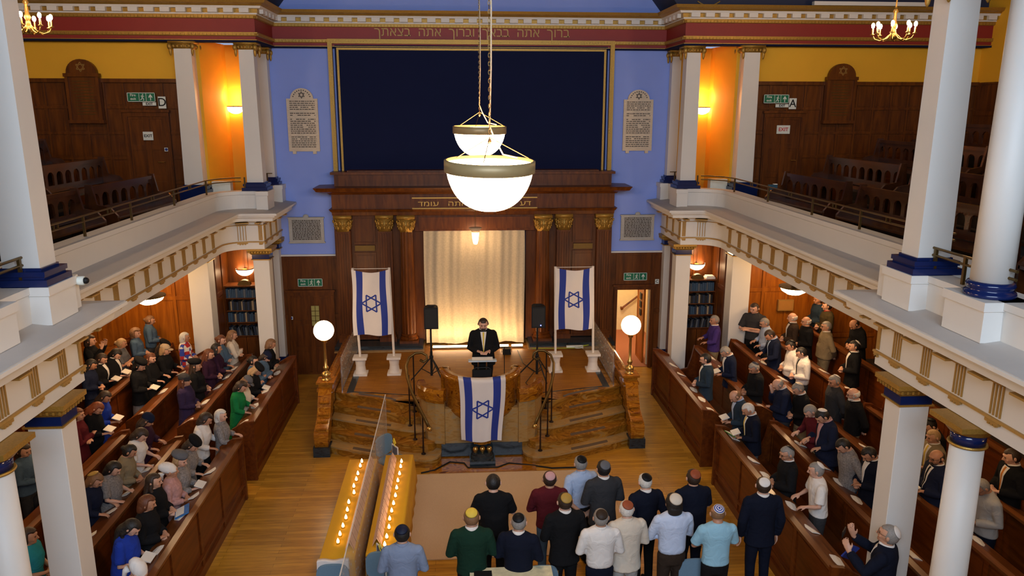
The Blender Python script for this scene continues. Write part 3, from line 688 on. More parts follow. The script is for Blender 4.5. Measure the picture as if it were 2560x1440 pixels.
def exit_sign(cx, cz, y, w, label):
    h = w * .33; t = thing('fire_exit_sign', (cx, y, cz - h / 2), label, 'exit sign')
    m = MB(); m.box(cx - w / 2, cx + w / 2, y - .02, y, cz - h / 2, cz + h / 2, 0); e = .012
    for a in ((-w / 2, w / 2, h / 2 - e, h / 2), (-w / 2, w / 2, -h / 2, -h / 2 + e), (-w / 2, -w / 2 + e, -h / 2, h / 2), (w / 2 - e, w / 2, -h / 2, h / 2), (-w * .08, -w * .08 + e * .7, -h / 2, h / 2), (w * .17, w * .17 + e * .7, -h / 2, h / 2)):
        m.box(cx + a[0], cx + a[1], y - .024, y - .02, cz + a[2], cz + a[3], 1)
    m.build('board', [SGREEN, SWHITE], t)
    text('Fire\nexit', h * .40, (cx - w * .29, y - .024, cz + h * .02), FR, SWHITE, 'lettering', t, .002, bold=.001)
    m = MB(); k = h; x = cx + w * .05
    def seg(a, b, r): m.tube([(x + a[0] * k, y - .026, cz + a[1] * k), (x + b[0] * k, y - .026, cz + b[1] * k)], r * k, 6)
    m.ell((x + .05 * k, y - .026, cz + .3 * k), (.07 * k, .01, .07 * k), 8); seg((.02, .2), (-.04, -.05), .06); seg((-.04, -.05), (.12, -.18), .045); seg((.12, -.18), (.08, -.38), .04); seg((-.04, -.05), (-.1, -.22), .045); seg((-.1, -.22), (-.26, -.3), .04); seg((.02, .17), (.18, .06), .035); seg((.0, .17), (-.16, .1), .035)
    m.build('running_figure', SWHITE, t)
    m = MB(); x = cx + w * .335
    m.prism([(x - .045 * k, cz - .36 * k), (x + .045 * k, cz - .36 * k), (x + .045 * k, cz + .05 * k), (x + .2 * k, cz - .08 * k), (x + .2 * k, cz + .06 * k), (x, cz + .34 * k), (x - .2 * k, cz + .06 * k), (x - .2 * k, cz - .08 * k), (x - .045 * k, cz + .05 * k)], y - .026, y - .02, 0, 'y'); m.build('arrow', SWHITE, t)
exit_sign(-4.08, 2.395, 18.92, .6, 'green fire exit sign above the closed door left of the ark')
exit_sign(4.08, 2.44, 18.92, .6, 'green fire exit sign above the open door right of the ark')
exit_sign(-7.14, 6.825, 17.52, .58, 'green fire exit sign above the left gallery door')
exit_sign(6.83, 6.825, 17.52, .58, 'green fire exit sign above the right gallery door')
def notice(x0, x1, z0, z1, y, txt, size, label, colr=BLACK, name='paper_notice'):
    t = thing(name, ((x0 + x1) / 2, y, z0), label, 'sign'); m = MB(); m.box(x0, x1, y - .008, y, z0, z1); m.build('sheet', SWHITE, t)
    if txt: text(txt, size, ((x0 + x1) / 2, y - .010, (z0 + z1) / 2), FR, colr, 'lettering', t, .001, bold=.002)
notice(-6.80, -6.64, 6.59, 6.84, 17.52, 'D', .24, 'white notice with the letter D right of the left gallery exit sign')
notice(7.14, 7.31, 6.60, 6.84, 17.52, 'A', .24, 'white notice with the letter A right of the right gallery exit sign')
notice(-7.12, -6.84, 6.65, 6.72, 17.50, 'EXIT', .07, 'narrow white strip reading EXIT under the left gallery exit sign')
notice(6.82, 7.12, 6.64, 6.71, 17.50, 'EXIT', .07, 'narrow white strip reading EXIT under the right gallery exit sign')
d3 = door(3, -7.48, -6.70, H_G, 6.42, 17.55, 'dark oak door of the left gallery')
d4 = door(4, 6.68, 7.46, H_G, 6.42, 17.55, 'dark oak door of the right gallery')
notice(-7.18, -6.97, 5.92, 6.10, 17.50, 'EXIT', .085, 'white paper reading EXIT in black on the left gallery door')
notice(6.89, 7.20, 6.05, 6.24, 17.50, 'EXIT', .11, 'white paper reading EXIT in red on the right gallery door', TRED)
notice(4.60, 4.70, 2.24, 2.36, 18.92, 'C', .1, 'small white notice with the letter C on the panelling right of the open door')
for x, y, z, lb in ((-6.72, 17.5, 5.72, 'small round blue notice on the edge of the left gallery door'), (-4.59, 18.88, 1.5, 'small round blue notice on the closed door left of the ark')):
    t = thing('door_notice', (x, y, z), lb, 'sign'); m = MB(); m.box(x - .04, x + .04, y - .006, y, z - .04, z + .04); m.build('sheet', SWHITE, t)
    m = MB(); m.prism([(x + .03 * math.cos(a * PI / 8), z + .03 * math.sin(a * PI / 8)) for a in range(16)], y - .009, y - .006, 0, 'y'); m.build('blue_disc', FLAGB, t)
for s, lb in ((-1, 'arch topped oak memorial board with a star on the left gallery wall'), (1, 'arch topped oak memorial board with a star on the right gallery wall')):
    cx = s * 8.29; t = thing('memorial_board', (cx, 17.5, 6.3), lb, 'plaque')
    m = MB(); P = [(cx - .33, 7.3), (cx + .33, 7.3)] + [(cx + .31 * math.cos(a), 7.32 + .28 * math.sin(a)) for a in [PI * i / 14 for i in range(15)]]
    m.prism(P, 17.42, 17.52, 0, 'y'); m.box(cx - .36, cx + .36, 17.38, 17.52, 7.24, 7.31); m.box(cx - .3, cx + .3, 17.44, 17.54, 6.35, 7.24)
    for sx in (-1, 1): m.box(cx + sx * .31 - .03, cx + sx * .31 + .03, 17.40, 17.54, 6.35, 7.24)
    m.box(cx - .36, cx + .36, 17.40, 17.54, 6.28, 6.35); m.build('board', WOOD, t)
    m = MB(); star(m, cx, 7.44, .1, .014, 17.412, 17.42); m.build('gilded_star', GOLDP, t)
    m = MB(); rnd = random.Random(3)
    for i in range(12):
        z = 7.15 - i * .062; m.box(cx - .22 + rnd.uniform(0, .05), cx + .22 - rnd.uniform(0, .06), 17.436, 17.44, z - .008, z + .008)
    m.build('gilded_lines', BRASSD, t)
t = thing('wooden_plaque', (7.46, 17.5, 1.85), 'plain pale wooden plaque on the lit panelling under the right gallery', 'plaque'); m = MB(); m.box(7.27, 7.65, 17.5, 17.57, 1.85, 2.12); m.build('board', GOLDP, t)
m = MB(); m.box(7.29, 7.63, 17.495, 17.5, 1.87, 2.10); m.build('face', mat('plaque_face', (.42, .19, .04), .5), t)

# ================================================================ platform, steps, pulpit
N1 = [(3.0, 14.22), (2.75, 14.08), (2.5, 13.96), (2.1, 13.78), (1.73, 13.64), (1.45, 13.53), (1.25, 13.47), (1.08, 13.44), (.95, 13.47), (.85, 13.55), (.79, 13.68), (.78, 13.85)]
def nose(k, d=0):
    return [(x + (.085 * (k - 1) * (1 if x < 1.3 else max(0, (1.9 - x) / .6))), y + .288 * (k - 1) + d) for x, y in N1]
plat = thing('ark_platform', (0, 16, 0), 'raised marble and parquet platform before the ark with two curved stairs', 'platform')
for s in (-1, 1):
    sd = 'left' if s < 0 else 'right'
    for k in range(1, 5):
        P = nose(k) + [(.76, nose(k)[-1][1] + .1), (.76, 15.3), (3.0, 15.3)]
        m = MB(); z0, z1 = .17 * (k - 1), .17 * k
        m.prism([(s * x, y) for x, y in P], z0, z1 - .035, 0); Q = nose(k, -.02) + [(.76, nose(k)[-1][1] + .1), (.76, 15.3), (3.0, 15.3)]
        m.prism([(s * x, y) for x, y in Q], z1 - .035, z1, 1); m.build('step', [MARB, MARBT if k % 2 else MARB], plat)
        if True:
            A = [(x, y + .04) for x, y in nose(k) if 1.65 <= x <= 2.55]; B = [(x, y + .145) for x, y in nose(k) if 1.65 <= x <= 2.55]
            m = MB(); m.prism([(s * x, y) for x, y in A + B[::-1]], z1, z1 + .004); m.build('anti_slip_strip', DARKF if False else mat('anti_slip_strip', (.10, .06, .03), .9), plat)
    A = [(x, y + .05) for x, y in nose(5) if 1.65 <= x <= 2.55]; B = [(x, y + .14) for x, y in nose(5) if 1.65 <= x <= 2.55]
    m = MB(); m.prism([(s * x, y) for x, y in A + B[::-1]], .85, .854); m.build('anti_slip_strip', mat('anti_slip_strip', (.09, .065, .05), .9), plat)
T5 = nose(5)
P = T5 + [(1.16, 15.0), (1.2, 14.45), (1.05, 14.05), (.78, 13.9)]
poly = [(3.0, 18.88)] + P + [(-x, y) for x, y in P[::-1]] + [(-3.0, 18.88)]
m = MB(); m.prism(poly, 0, .82, 0)
m.build('podium_body', MARB, plat)
poly2 = [(3.0, 18.88)] + [(x, y - .02) for x, y in T5] + P[len(T5):] + [(-x, y) for x, y in P[len(T5):][::-1]] + [(-x, y - .02) for x, y in T5[::-1]] + [(-3.0, 18.88)]
m = MB(); m.prism(poly2, .82, .85, 0); m.build('marble_border', MARB, plat)
m = MB(); pq = [(2.62, 15.28), (1.3, 15.0), (1.1, 15.1), (-1.1, 15.1), (-1.3, 15.0), (-2.62, 15.28), (-2.62, 18.3), (2.62, 18.3)]; m.prism(pq, .85, .853); m.build('parquet_floor', PARQ, plat)
for s in (-1, 1):
    m = MB(); m.prism([(s * 2.62, 15.28), (s * 1.3, 15.0), (s * 1.3, 15.03), (s * 2.62, 15.33)], .853, .856); m.prism([(s * 2.62, 15.28), (s * 2.76, 15.26), (s * 2.76, 16.8), (s * 2.62, 16.8)], .85, .856); m.build('dark_inlay', BLACKM, plat)
m = MB(); m.box(-1.0, 1.0, 13.2, 13.93, .0, .015); m.build('marble_apron', MARBG, plat)
# front wall under the pulpit, wings
m = MB()
W = [(.70, 13.86), (.86, 13.90), (1.0, 14.0), (1.12, 14.2), (1.17, 14.45)]
for s in (-1, 1):
    m.sweep([(s * x, y) for x, y in W], [(-.05, .3), (.05, .3), (.05, 1.16), (-.05, 1.16)], 1)
m.box(-.72, .72, 13.86, 14.0, .3, 1.0); m.build('low_marble_wall', MARBT, plat)
for s in (-1, 1): MB().sweep([(s * x, y) for x, y in W], [(-.09, 1.14), (.09, 1.14), (.11, 1.2), (.11, 1.34), (.06, 1.4), (-.06, 1.4), (-.1, 1.3)], 1).build('wall_coping', MARBG, plat)
m = MB(); m.box(-.78, .78, 13.83, 13.95, .04, .30); m.build('black_skirting', BLACKM, plat)
pul = thing('marble_pulpit', (0, 14.2, .3), 'rounded honey marble pulpit on brass feet projecting between the stairs', 'pulpit')
m = MB(); pr = [(.0, .62), (.30, .64), (.52, .74), (.66, .88), (.72, .98), (.70, 1.02), (.73, 1.08), (.73, 1.56), (.77, 1.60), (.79, 1.66), (.74, 1.70), (.62, 1.70), (.60, 1.62), (.60, .95), (0, .95)]
m.lathe((0, 14.28, 0), pr, 32, caps=True, a0=PI, a1=2 * PI)
for s in (-1, 1): m.lathe((s * .70, 14.30, .95), [(.09, 0), (.08, .1), (.08, .62), (.11, .68), (.11, .73), (.07, .75)], 16)
m.build('drum', MARBG, pul, True)
m = MB(); m.box(-.16, .16, 13.66, 13.9, .36, .75); m.lathe((0, 13.72, .36), [(.12, 0), (.10, .15), (.2, .36)], 16); m.build('marble_bracket', MARBG, pul)
m = MB()
for x in (-.13, 0, .13): m.ell((x, 13.54, .31), (.055, .055, .055), 12); m.lathe((x, 13.54, .24), [(.04, 0), (.03, .06)], 12)
m.build('brass_feet', BRASS, pul, True)
m = MB(); m.box(-.24, .24, 13.40, 13.86, .0, .12); m.lathe((0, 13.62, .12), [(.23, 0), (.22, .05), (.2, .06), (.2, .13)], 24); m.build('black_marble_base', BLACKM, pul)
for s in (-1, 1):
    sd = 'left' if s < 0 else 'right'
    t = thing('scroll_balustrade', (s * 3.1, 15, 0), 'veined honey marble scroll parapet on the %s side of the platform' % sd, 'balustrade')
    m = MB(); P = [(14.06, .2), (14.30, .2), (14.44, .30), (14.62, .62), (14.76, .92), (14.84, 1.02), (15.12, 1.02), (15.12, 1.14), (14.82, 1.14), (14.72, 1.12), (14.66, 1.04), (14.54, .82), (14.42, .66), (14.26, .60), (14.12, .54), (14.04, .42), (14.02, .3)]
    m.prism(P, *sorted((s * 2.97, s * 3.23)), 0, 'x'); m.tube([(s * 2.96, 14.17, .40), (s * 3.24, 14.17, .40)], .13, 16)
    for y, z in ((14.1, .56), (14.3, .63), (14.45, .72), (14.58, .92)): m.tube([(s * 3.0, y, z), (s * 3.2, y, z)], .035, 10)
    m.build('scroll', MARBG, t, False)
    m = MB(); m.box(*sorted((s * 2.94, s * 3.26)), 14.02, 14.34, 0, .2); m.build('black_block', BLACKM, t)
    m = MB(); m.prism([(14.3, 0), (14.36, .26), (14.85, 1.0), (18.95, 1.0), (18.95, 0)], *sorted((s * 3.01, s * 3.18)), 0, 'x'); m.build('side_wall', MARB, t)
    m = MB(); m.box(*sorted((s * 2.99, s * 3.22)), 15.1, 18.35, 1.0, 1.1); m.tube([(s * 3.1, 15.1, 1.12), (s * 3.1, 18.35, 1.12)], .07, 10); m.build('coping', MARBG, t)
    m = MB(); m.box(*sorted((s * 2.93, s * 3.27)), 14.78, 15.14, 1.06, 1.12); m.box(*sorted((s * 2.96, s * 3.24)), 14.81, 15.11, 1.12, 1.22); m.box(*sorted((s * 2.92, s * 3.28)), 14.77, 15.15, 1.22, 1.26); m.build('newel_cap', MARBG, t)
    x = s * 3.1; y = 14.96
    t = thing('globe_lamp', (x, y, 1.26), 'glowing white globe lamp on a brass post at the %s end of the platform' % sd, 'lamp')
    m = MB(); m.lathe((x, y, 1.26), [(.1, 0), (.1, .02), (.07, .03), (.09, .08), (.09, .14), (.05, .17), (.035, .2), (.055, .23), (.055, .27), (.03, .30), (.028, .5), (.026, .76), (.05, .78), (.055, .82), (.09, .84)], 20); m.build('brass_post', BRASS, t, True)
    m = MB(); m.ell((x, y, 2.29), (.2, .2, .2), 32); m.build('globe', GLOBE, t, True)
    # clear spotted screen
    t = thing('clear_screen', (s * 2.86, 16.8, .85), 'clear spotted screen along the %s edge of the platform' % sd, 'glass screen')
    m = MB(); m.box(s * 2.86 - .004, s * 2.86 + .004, 15.4, 18.1, .9, 1.58); m.build('pane', GLASS, t)
    m = MB(); m.box(s * 2.86 - .012, s * 2.86 + .012, 15.36, 15.4, .85, 1.58); m.box(s * 2.86 - .012, s * 2.86 + .012, 15.4, 18.1, .853, .9); m.build('edge_channel', CHROME, t)
    # hand rails
    t = thing('curled_handrail', (s * 1.25, 14, .17), 'dark brass curled handrail on iron posts beside the %s stair' % sd, 'handrail')
    rail = [(1.0, 13.5, .80), (1.08, 13.62, .92), (1.2, 13.8, 1.10), (1.33, 14.0, 1.30), (1.42, 14.22, 1.52), (1.45, 14.4, 1.70), (1.40, 14.52, 1.83), (1.28, 14.58, 1.90), (1.15, 14.58, 1.91), (1.06, 14.56, 1.86), (1.05, 14.55, 1.78), (1.12, 14.55, 1.73), (1.19, 14.56, 1.77)]
    m = MB(); m.tube([(s * a, b, c) for a, b, c in rail], .042, 10, flat=.6); m.build('rail', BRASSD, t, True)
    m = MB(); m.ell((s * .985, 13.47, .775), (.05, .05, .05), 14); m.build('brass_knob', BRASS, t, True)
    for x, y, z0, z1 in ((1.12, 13.69, .17, .99), (1.29, 13.98, .34, 1.26), (1.40, 14.27, .51, 1.56), (1.32, 14.56, .68, 1.88)):
        m = MB(); m.tube([(s * x, y, z0), (s * x, y, z1)], .014, 8); m.lathe((s * x, y, z0), [(.045, 0), (.045, .012), (.02, .03)], 12); m.build('post', IRON, t)

# ================================================================ flags
def clothflag(name, fn, label, parts_y=None):
    """fn(u,v): u across 0..1, v down 0..1"""
    m = MB(); nu, nv = 48, 36
    m.grid(fn, nu, nv, lambda u, v: 1 if (.10 < u < .27 or .73 < u < .90) else 0)
    o = m.build(name, [FLAGW, FLAGB], None, True); tag(o, label, 'flag')
    sm = MB(); asp = .62   # width/height of the cloth
    rr = .155
    def sp(x, y):  # star plane: x right, y up in units of cloth height
        return fn(.5 + x / asp, .5 - y)
    for k in (0, 1):
        P = [Vector((rr * math.cos(PI * k + 2 * PI * i / 3), rr * math.sin(PI * k + 2 * PI * i / 3))) for i in range(3)]
        for i in range(3):
            a, b = P[i], P[(i + 1) % 3]; tt = (b - a).normalized(); nn = Vector((-tt.y, tt.x)) * .011
            vs = []; K = 10
            for q in range(K + 1):
                c = a + (b - a) * q / K
                for e in (-1, 1):
                    p = Vector(sp(*(c + nn * e))); vs.append((p.x, p.y - .008, p.z))
            sm.add(vs, [(2 * q, 2 * q + 1, 2 * q + 3, 2 * q + 2) for q in range(K)])
    st = sm.build('blue_star', FLAGB, o); return o
def standflag(x0, x1, zt, zb, y, side):
    def fn(u, v):
        sag = .07 * 4 * u * (1 - u) * (1 - v) ** 2
        return (x0 + (x1 - x0) * u + .012 * math.sin(v * 6 + u * 4), y - .02 + .02 * math.sin(u * 9 + v * 5) - .02 * v, zt - (zt - zb) * v - sag + .015 * math.sin(u * 7) * v)
    clothflag('hanging_flag', fn, 'white flag with blue stripes and star hanging on the %s stand of the platform' % side)
def pedestal_stand(xs, xt, y, zt, lab):
    t = thing('flag_stand', ((xs[0] + xs[1]) / 2, y, .853), lab, 'flag stand')
    for x, xx in zip(xs, xt):
        m = MB(); m.box(x - .15, x + .15, y - .15, y + .15, .853, .90); m.box(x - .15, x + .15, y - .15, y + .15, 1.22, 1.27)
        m.lathe((x, y, .9), [(.13, 0), (.115, .05), (.10, .16), (.115, .27), (.13, .32)], 24); m.build('pedestal', WPAINT, t)
        m = MB(); m.tube([(x, y, 1.27), (xx, y, zt)], .027, 10); m.build('pole', WPAINT, t)
    m = MB(); m.tube([(xt[0], y, zt - .02), (xt[1], y, zt - .02)], .008, 6); m.build('cross_line', WPAINT, t)
pedestal_stand((-2.60, -1.86), (-2.68, -1.90), 16.4, 3.26, 'pair of white pedestals with poles carrying the left flag')
pedestal_stand((1.73, 2.58), (1.70, 2.53), 16.35, 3.25, 'pair of white pedestals with poles carrying the right flag')
standflag(-2.70, -1.88, 3.24, 1.78, 16.34, 'left'); standflag(1.69, 2.54, 3.24, 1.84, 16.29, 'right')
def pf(u, v):
    x = (-.445 + .89 * u) * (1 - .15 * v); y = 14.28 - math.sqrt(max(.01, .82 ** 2 - x * x))
    if v < .06: return (x, y + .14 * (1 - v / .06), 1.715)
    w = (v - .06) / .94
    return (x + .015 * math.sin(v * 5), y + .025 * math.sin(u * 14 + v * 2) * w - .01, 1.715 - 1.22 * w + .02 * math.sin(u * 11) * w)
clothflag('draped_flag', pf, 'white flag with two blue stripes and a blue star draped over the pulpit front')

# ================================================================ things on the platform
for x, y, rz, lb in ((-1.02, 15.95, .15, 'black tripod stand holding the left loudspeaker'), (1.27, 15.9, -.1, 'black tripod stand holding the right loudspeaker')):
    t = thing('tripod_stand', (x, y, .853), lb, 'speaker stand')
    m = MB(); m.tube([(x, y, .95), (x, y, 2.05)], .02, 8); m.tube([(x, y, .95), (x, y, 1.5)], .028, 8); m.build('pole', BLACK, t)
    m = MB(); m.lathe((x, y, 1.34), [(.04, 0), (.045, .03), (.04, .06)], 12); m.build('collar', BLACK, t)
    for k in range(3):
        a = rz + 2 * PI * k / 3 - PI / 2 + .5; m = MB(); m.tube([(x, y, 1.37), (x + .45 * math.cos(a), y + .45 * math.sin(a), .868)], .014, 6); m.tube([(x, y, .98), (x + .22 * math.cos(a), y + .22 * math.sin(a), 1.12)], .009, 6); m.build('leg', BLACK, t)
for x, y, lb, led in ((-1.0, 15.95, 'black loudspeaker on the tripod left of the speaker', 0), (1.28, 15.9, 'black loudspeaker with a blue light on the tripod right of the speaker', 1)):
    t = thing('loudspeaker', (x, y, 2.02), lb, 'loudspeaker')
    m = MB(); P = [(x - .15, y - .13), (x + .15, y - .13), (x + .13, y + .05), (x + .08, y + .14), (x - .08, y + .14), (x - .13, y + .05)]; m.prism(P, 2.03, 2.50); m.build('cabinet', BLACK, t)
    m = MB(); m.box(x - .13, x + .13, y - .14, y - .13, 2.06, 2.47); m.build('grille', mat('speaker_grille', (.015, .015, .015), .8), t)
    m = MB(); m.box(x - .06, x + .06, y - .04, y + .04, 2.5, 2.52); m.build('carry_handle', BLACK, t)
    if led: m = MB(); m.ell((x + .05, y - .145, 2.09), (.012, .006, .012), 8); m.build('indicator_light', emit('blue_indicator', (.1, .15, 1), 6), t)
t = thing('lectern', (.03, 14.12, .85), 'white topped folding lectern with a black front panel behind the pulpit', 'lectern')
m = MB(); m.add([(-.24, 14.02, 1.88), (.30, 14.02, 1.88), (.30, 14.26, 1.84), (-.24, 14.26, 1.84), (-.24, 14.02, 1.905), (.30, 14.02, 1.905), (.30, 14.26, 1.865), (-.24, 14.26, 1.865)], [(3, 2, 1, 0), (4, 5, 6, 7), (0, 1, 5, 4), (1, 2, 6, 5), (2, 3, 7, 6), (3, 0, 4, 7)]); m.build('sloped_top', mat('lectern_top', (.55, .62, .68), .5), t)
for x in (-.05, .11): m = MB(); m.tube([(x, 14.14, .86), (x, 14.14, 1.85)], .012, 8); m.build('post', CHROME, t)
m = MB(); m.box(-.17, .21, 14.08, 14.12, 1.2, 1.70, bev=.02); m.tube([(-.15, 14.1, 1.70), (-.10, 14.1, 1.74), (.14, 14.1, 1.74), (.19, 14.1, 1.70)], .012, 8); m.build('front_panel', BLACK, t)
t = thing('microphone_stand', (.52, 15.3, .853), 'thin black microphone stand right of the speaker', 'stand')
m = MB(); m.tube([(.50, 14.9, .86), (.50, 14.9, 1.9)], .009, 6); m.build('pole', BLACK, t); m = MB(); m.lathe((.5, 14.9, .853), [(.11, 0), (.11, .012), (.02, .03)], 16); m.build('base', BLACK, t)
t = thing('spotlight', (.72, 17.6, .86), 'small black spotlight on the floor behind the speaker', 'stage light'); m = MB(); m.box(.62, .82, 17.55, 17.7, .86, 1.0, bev=.02); m.tube([(.6, 17.62, .9), (.6, 17.62, 1.03), (.84, 17.62, 1.03), (.84, 17.62, .9)], .008, 6); m.build('housing', BLACK, t)
m = MB(); m.tube([(1.0, 17.9, .862), (1.05, 16.9, .862), (1.25, 16.3, .862), (1.0, 15.6, .862), (1.1, 15.1, .862)], .008, 6); tag(m.build('floor_cable', BLACK), 'thin black cable trailing over the platform beside the right loudspeaker', 'cable')
m = MB(); m.tube([(-1.15, 13.22, .012), (-.9, 13.3, .025), (-.62, 13.62, .025), (-.3, 13.74, .16) if False else (-.35, 13.55, .025), (-.28, 13.36, .025), (.28, 13.34, .025), (.5, 13.5, .025), (.95, 13.4, .012), (1.3, 13.26, .012), (1.9, 13.26, .012)], .016, 6); m.box(1.85, 1.95, 13.24, 13.3, .01, .05); tag(m.build('floor_cable', BLACK), 'black cable running over the floor in front of the pulpit', 'cable')
m = MB(); m.tube([(1.35, 17.9, .9), (1.9, 17.86, .9), (2.4, 17.86, .9), (2.75, 17.9, .96), (2.6, 17.95, .93)], .011, 6); tag(m.build('green_cable', mat('green_cable', (.35, .38, .02), .5)), 'yellow green cable along the marble plinth right of the ark', 'cable')
t = thing('socket_block', (2.4, 17.85, .89), 'white plug sockets and coiled leads on the platform right of the ark', 'socket')
m = MB(); m.box(2.2, 2.6, 17.88, 17.94, .9, .95); m.tube([(2.5 + .1 * math.cos(a), 17.8 + .05 * math.sin(a), .9 + .004 * i) for i, a in enumerate([k * .6 for k in range(22)])], .008, 6); m.build('socket_strip', SWHITE, t)

# ================================================================ pendant bowls
def bowl_lamp(x, y, zr, r, label, tilt):
    t = thing('bowl_pendant', (x, y, zr), label, 'pendant lamp')
    m = MB(); pr = []
    for i in range(15):
        a = PI / 2 * i / 14; pr.append((r * .985 * math.sin(a) ** .85, -r * 1.08 * math.cos(a)))
    pi = [(p[0] * .96, p[1] * .96) for p in pr[::-1]]
    TM = Matrix.Translation((x, y, zr)) @ Euler((R(tilt), R(tilt * .25), 0)).to_matrix().to_4x4() @ Matrix.Translation((-x, -y, -zr)); m.lathe((x, y, zr - .03), pr + pi, 40, caps=False); m.xf(TM); m.build('opal_bowl', BOWL, t, True)
    m = MB(); m.lathe((x, y, zr), [(r, -.11), (r + .012, -.105), (r + .012, -.005), (r, 0), (r - .01, 0), (r - .005, -.1)], 40, caps=False); m.xf(TM); m.build('bronze_rim', LAMPW, t, True)
    hz = zr + .20
    m = MB()
    for k in range(3):
        a = 2 * PI * k / 3 + .35; m.tube([(x, y, hz), (x + r * math.cos(a), y + r * math.sin(a), zr)], .004, 5)
    m.build('suspension_wire', BRASSD, t)
    m = MB(); z = hz; i = 0
    while z < 10.9:
        if i % 2: m.tube([(x + .009 * math.cos(a), y, z + .02 + .022 * math.sin(a)) for a in [2 * PI * k / 8 for k in range(8)]], .003, 5, closed=True)
        else: m.tube([(x, y + .009 * math.cos(a), z + .02 + .022 * math.sin(a)) for a in [2 * PI * k / 8 for k in range(8)]], .003, 5, closed=True)
        z += .036; i += 1
    m.lathe((x, y, hz - .05), [(.0, -.02), (.018, .01), (.01, .04)], 10)
    m.build('chain', BRASSD, t)
    m = MB(); pts = [(x + .0 + .02 * math.sin(k * .9), y + .015, hz + .1 + k * .5) for k in range(10)]; m.tube([(x + .25, y, zr + .02), (x + .12, y, zr + .05), (x + .04, y, hz + .0)] + pts, .007, 6); m.build('electric_cord', mat('pale_cord', (.5, .42, .3), .5), t, True)
    m = MB(); m.lathe((x, y, 10.9), [(.02, 0), (.08, .05), (.1, .4)], 16); m.build('ceiling_rose', BRASSD, t)
bowl_lamp(-.1, 7.0, 6.15, .40, 'large glowing bowl pendant nearest the camera', 3)
bowl_lamp(-.06, 11.6, 6.35, .385, 'glowing bowl pendant farther away, seen above the nearer bowl', 1.2)
# gallery chandeliers
for s, x in ((-1, -6.98), (1, 6.89)):
    y = 13.0; z = 7.72; t = thing('brass_chandelier', (x, y, z), 'brass eight arm chandelier with lit candle bulbs over the %s gallery' % ('left' if s < 0 else 'right'), 'chandelier')
    m = MB(); m.lathe((x, y, z), [(.0, 0), (.06, .03), (.075, .08), (.04, .13), (.03, .2), (.05, .24), (.03, .3), (.02, .42), (.045, .46), (.02, .5), (.012, .55), (.012, 3.58)], 16); m.build('stem', BRASS, t, True)
    for k in range(8):
        a = 2 * PI * k / 8 + .2; ca, sa = math.cos(a), math.sin(a)
        m = MB(); m.tube([(x + ca * q, y + sa * q, z + h) for q, h in ((.05, .1), (.12, .03), (.2, .0), (.28, .03), (.32, .1))], .009, 6); m.lathe((x + ca * .32, y + sa * .32, z + .1), [(.035, 0), (.035, .01), (.015, .02), (.015, .1)], 10)
        ar = m.build('arm', BRASS, t, True); m = MB(); m.ell((x + ca * .32, y + sa * .32, z + .25), (.028, .028, .045), 10); m.build('candle_bulb', BULB, ar, True)
    point('chandelier_glow', (x, y, z + .5), 48, WARM, .25)
# wall and alcove bowls
def half_bowl(x, y, z, r, label):
    t = thing('wall_bowl_light', (x, y, z), label, 'wall light')
    m = MB(); pr = [(r * math.sin(PI / 2 * i / 8), -r * .85 * math.cos(PI / 2 * i / 8)) for i in range(9)]
    m.lathe((x, y, z), pr, 24, caps=False, a0=PI, a1=2 * PI); m.build('glass_bowl', BOWLD, t, True)
    m = MB(); m.lathe((x, y, z), [(r, -.015), (r + .008, -.01), (r + .008, .01), (r, .01)], 24, caps=False, a0=PI, a1=2 * PI); m.box(x - .05, x + .05, y, y + .03, z - .12, z); m.build('rim', BRASSD, t)
for s in (-1, 1):
    sd = 'left' if s < 0 else 'right'
    half_bowl(s * 5.50, 18.68, 6.64, .20, 'glowing half bowl light on the ochre niche wall, %s gallery' % sd); point('niche_uplight', (s * 5.45, 18.5, 6.85), 4.2, WARM2, .08)
    half_bowl(s * 5.56, 18.62, 2.83, .21, 'glowing half bowl light above the %s bookcase' % sd); point('bookcase_uplight', (s * 5.5, 18.4, 3.08), 3.5, WARM2, .08)
    x = s * 5.98; t = thing('ceiling_bowl_light', (x, 13.9, 3.5), 'glowing shallow bowl light hanging under the %s gallery' % sd, 'ceiling light')
    m = MB(); m.lathe((x, 13.9, 3.30), [(0.0, -.16), (.12, -.14), (.22, -.08), (.27, 0)], 28); m.build('glass_bowl', BOWL, t, True)
    m = MB(); m.lathe((x, 13.9, 3.30), [(.27, -.01), (.285, -.01), (.285, .015), (.05, .03), (.04, .25)], 24); m.build('rim', BRASSD, t)
    for y, xx, pw in ((13.9, 5.98, 19), (16.3, 7.4, 26), (11.2, 6.9, 12), (8.6, 6.2, 8), (6.0, 6.6, 6)):
        point('under_gallery_fill', (s * xx, y, 3.08), pw, WARM, .2)  # added fill points with no fixture, except the first, which sits at the bowl

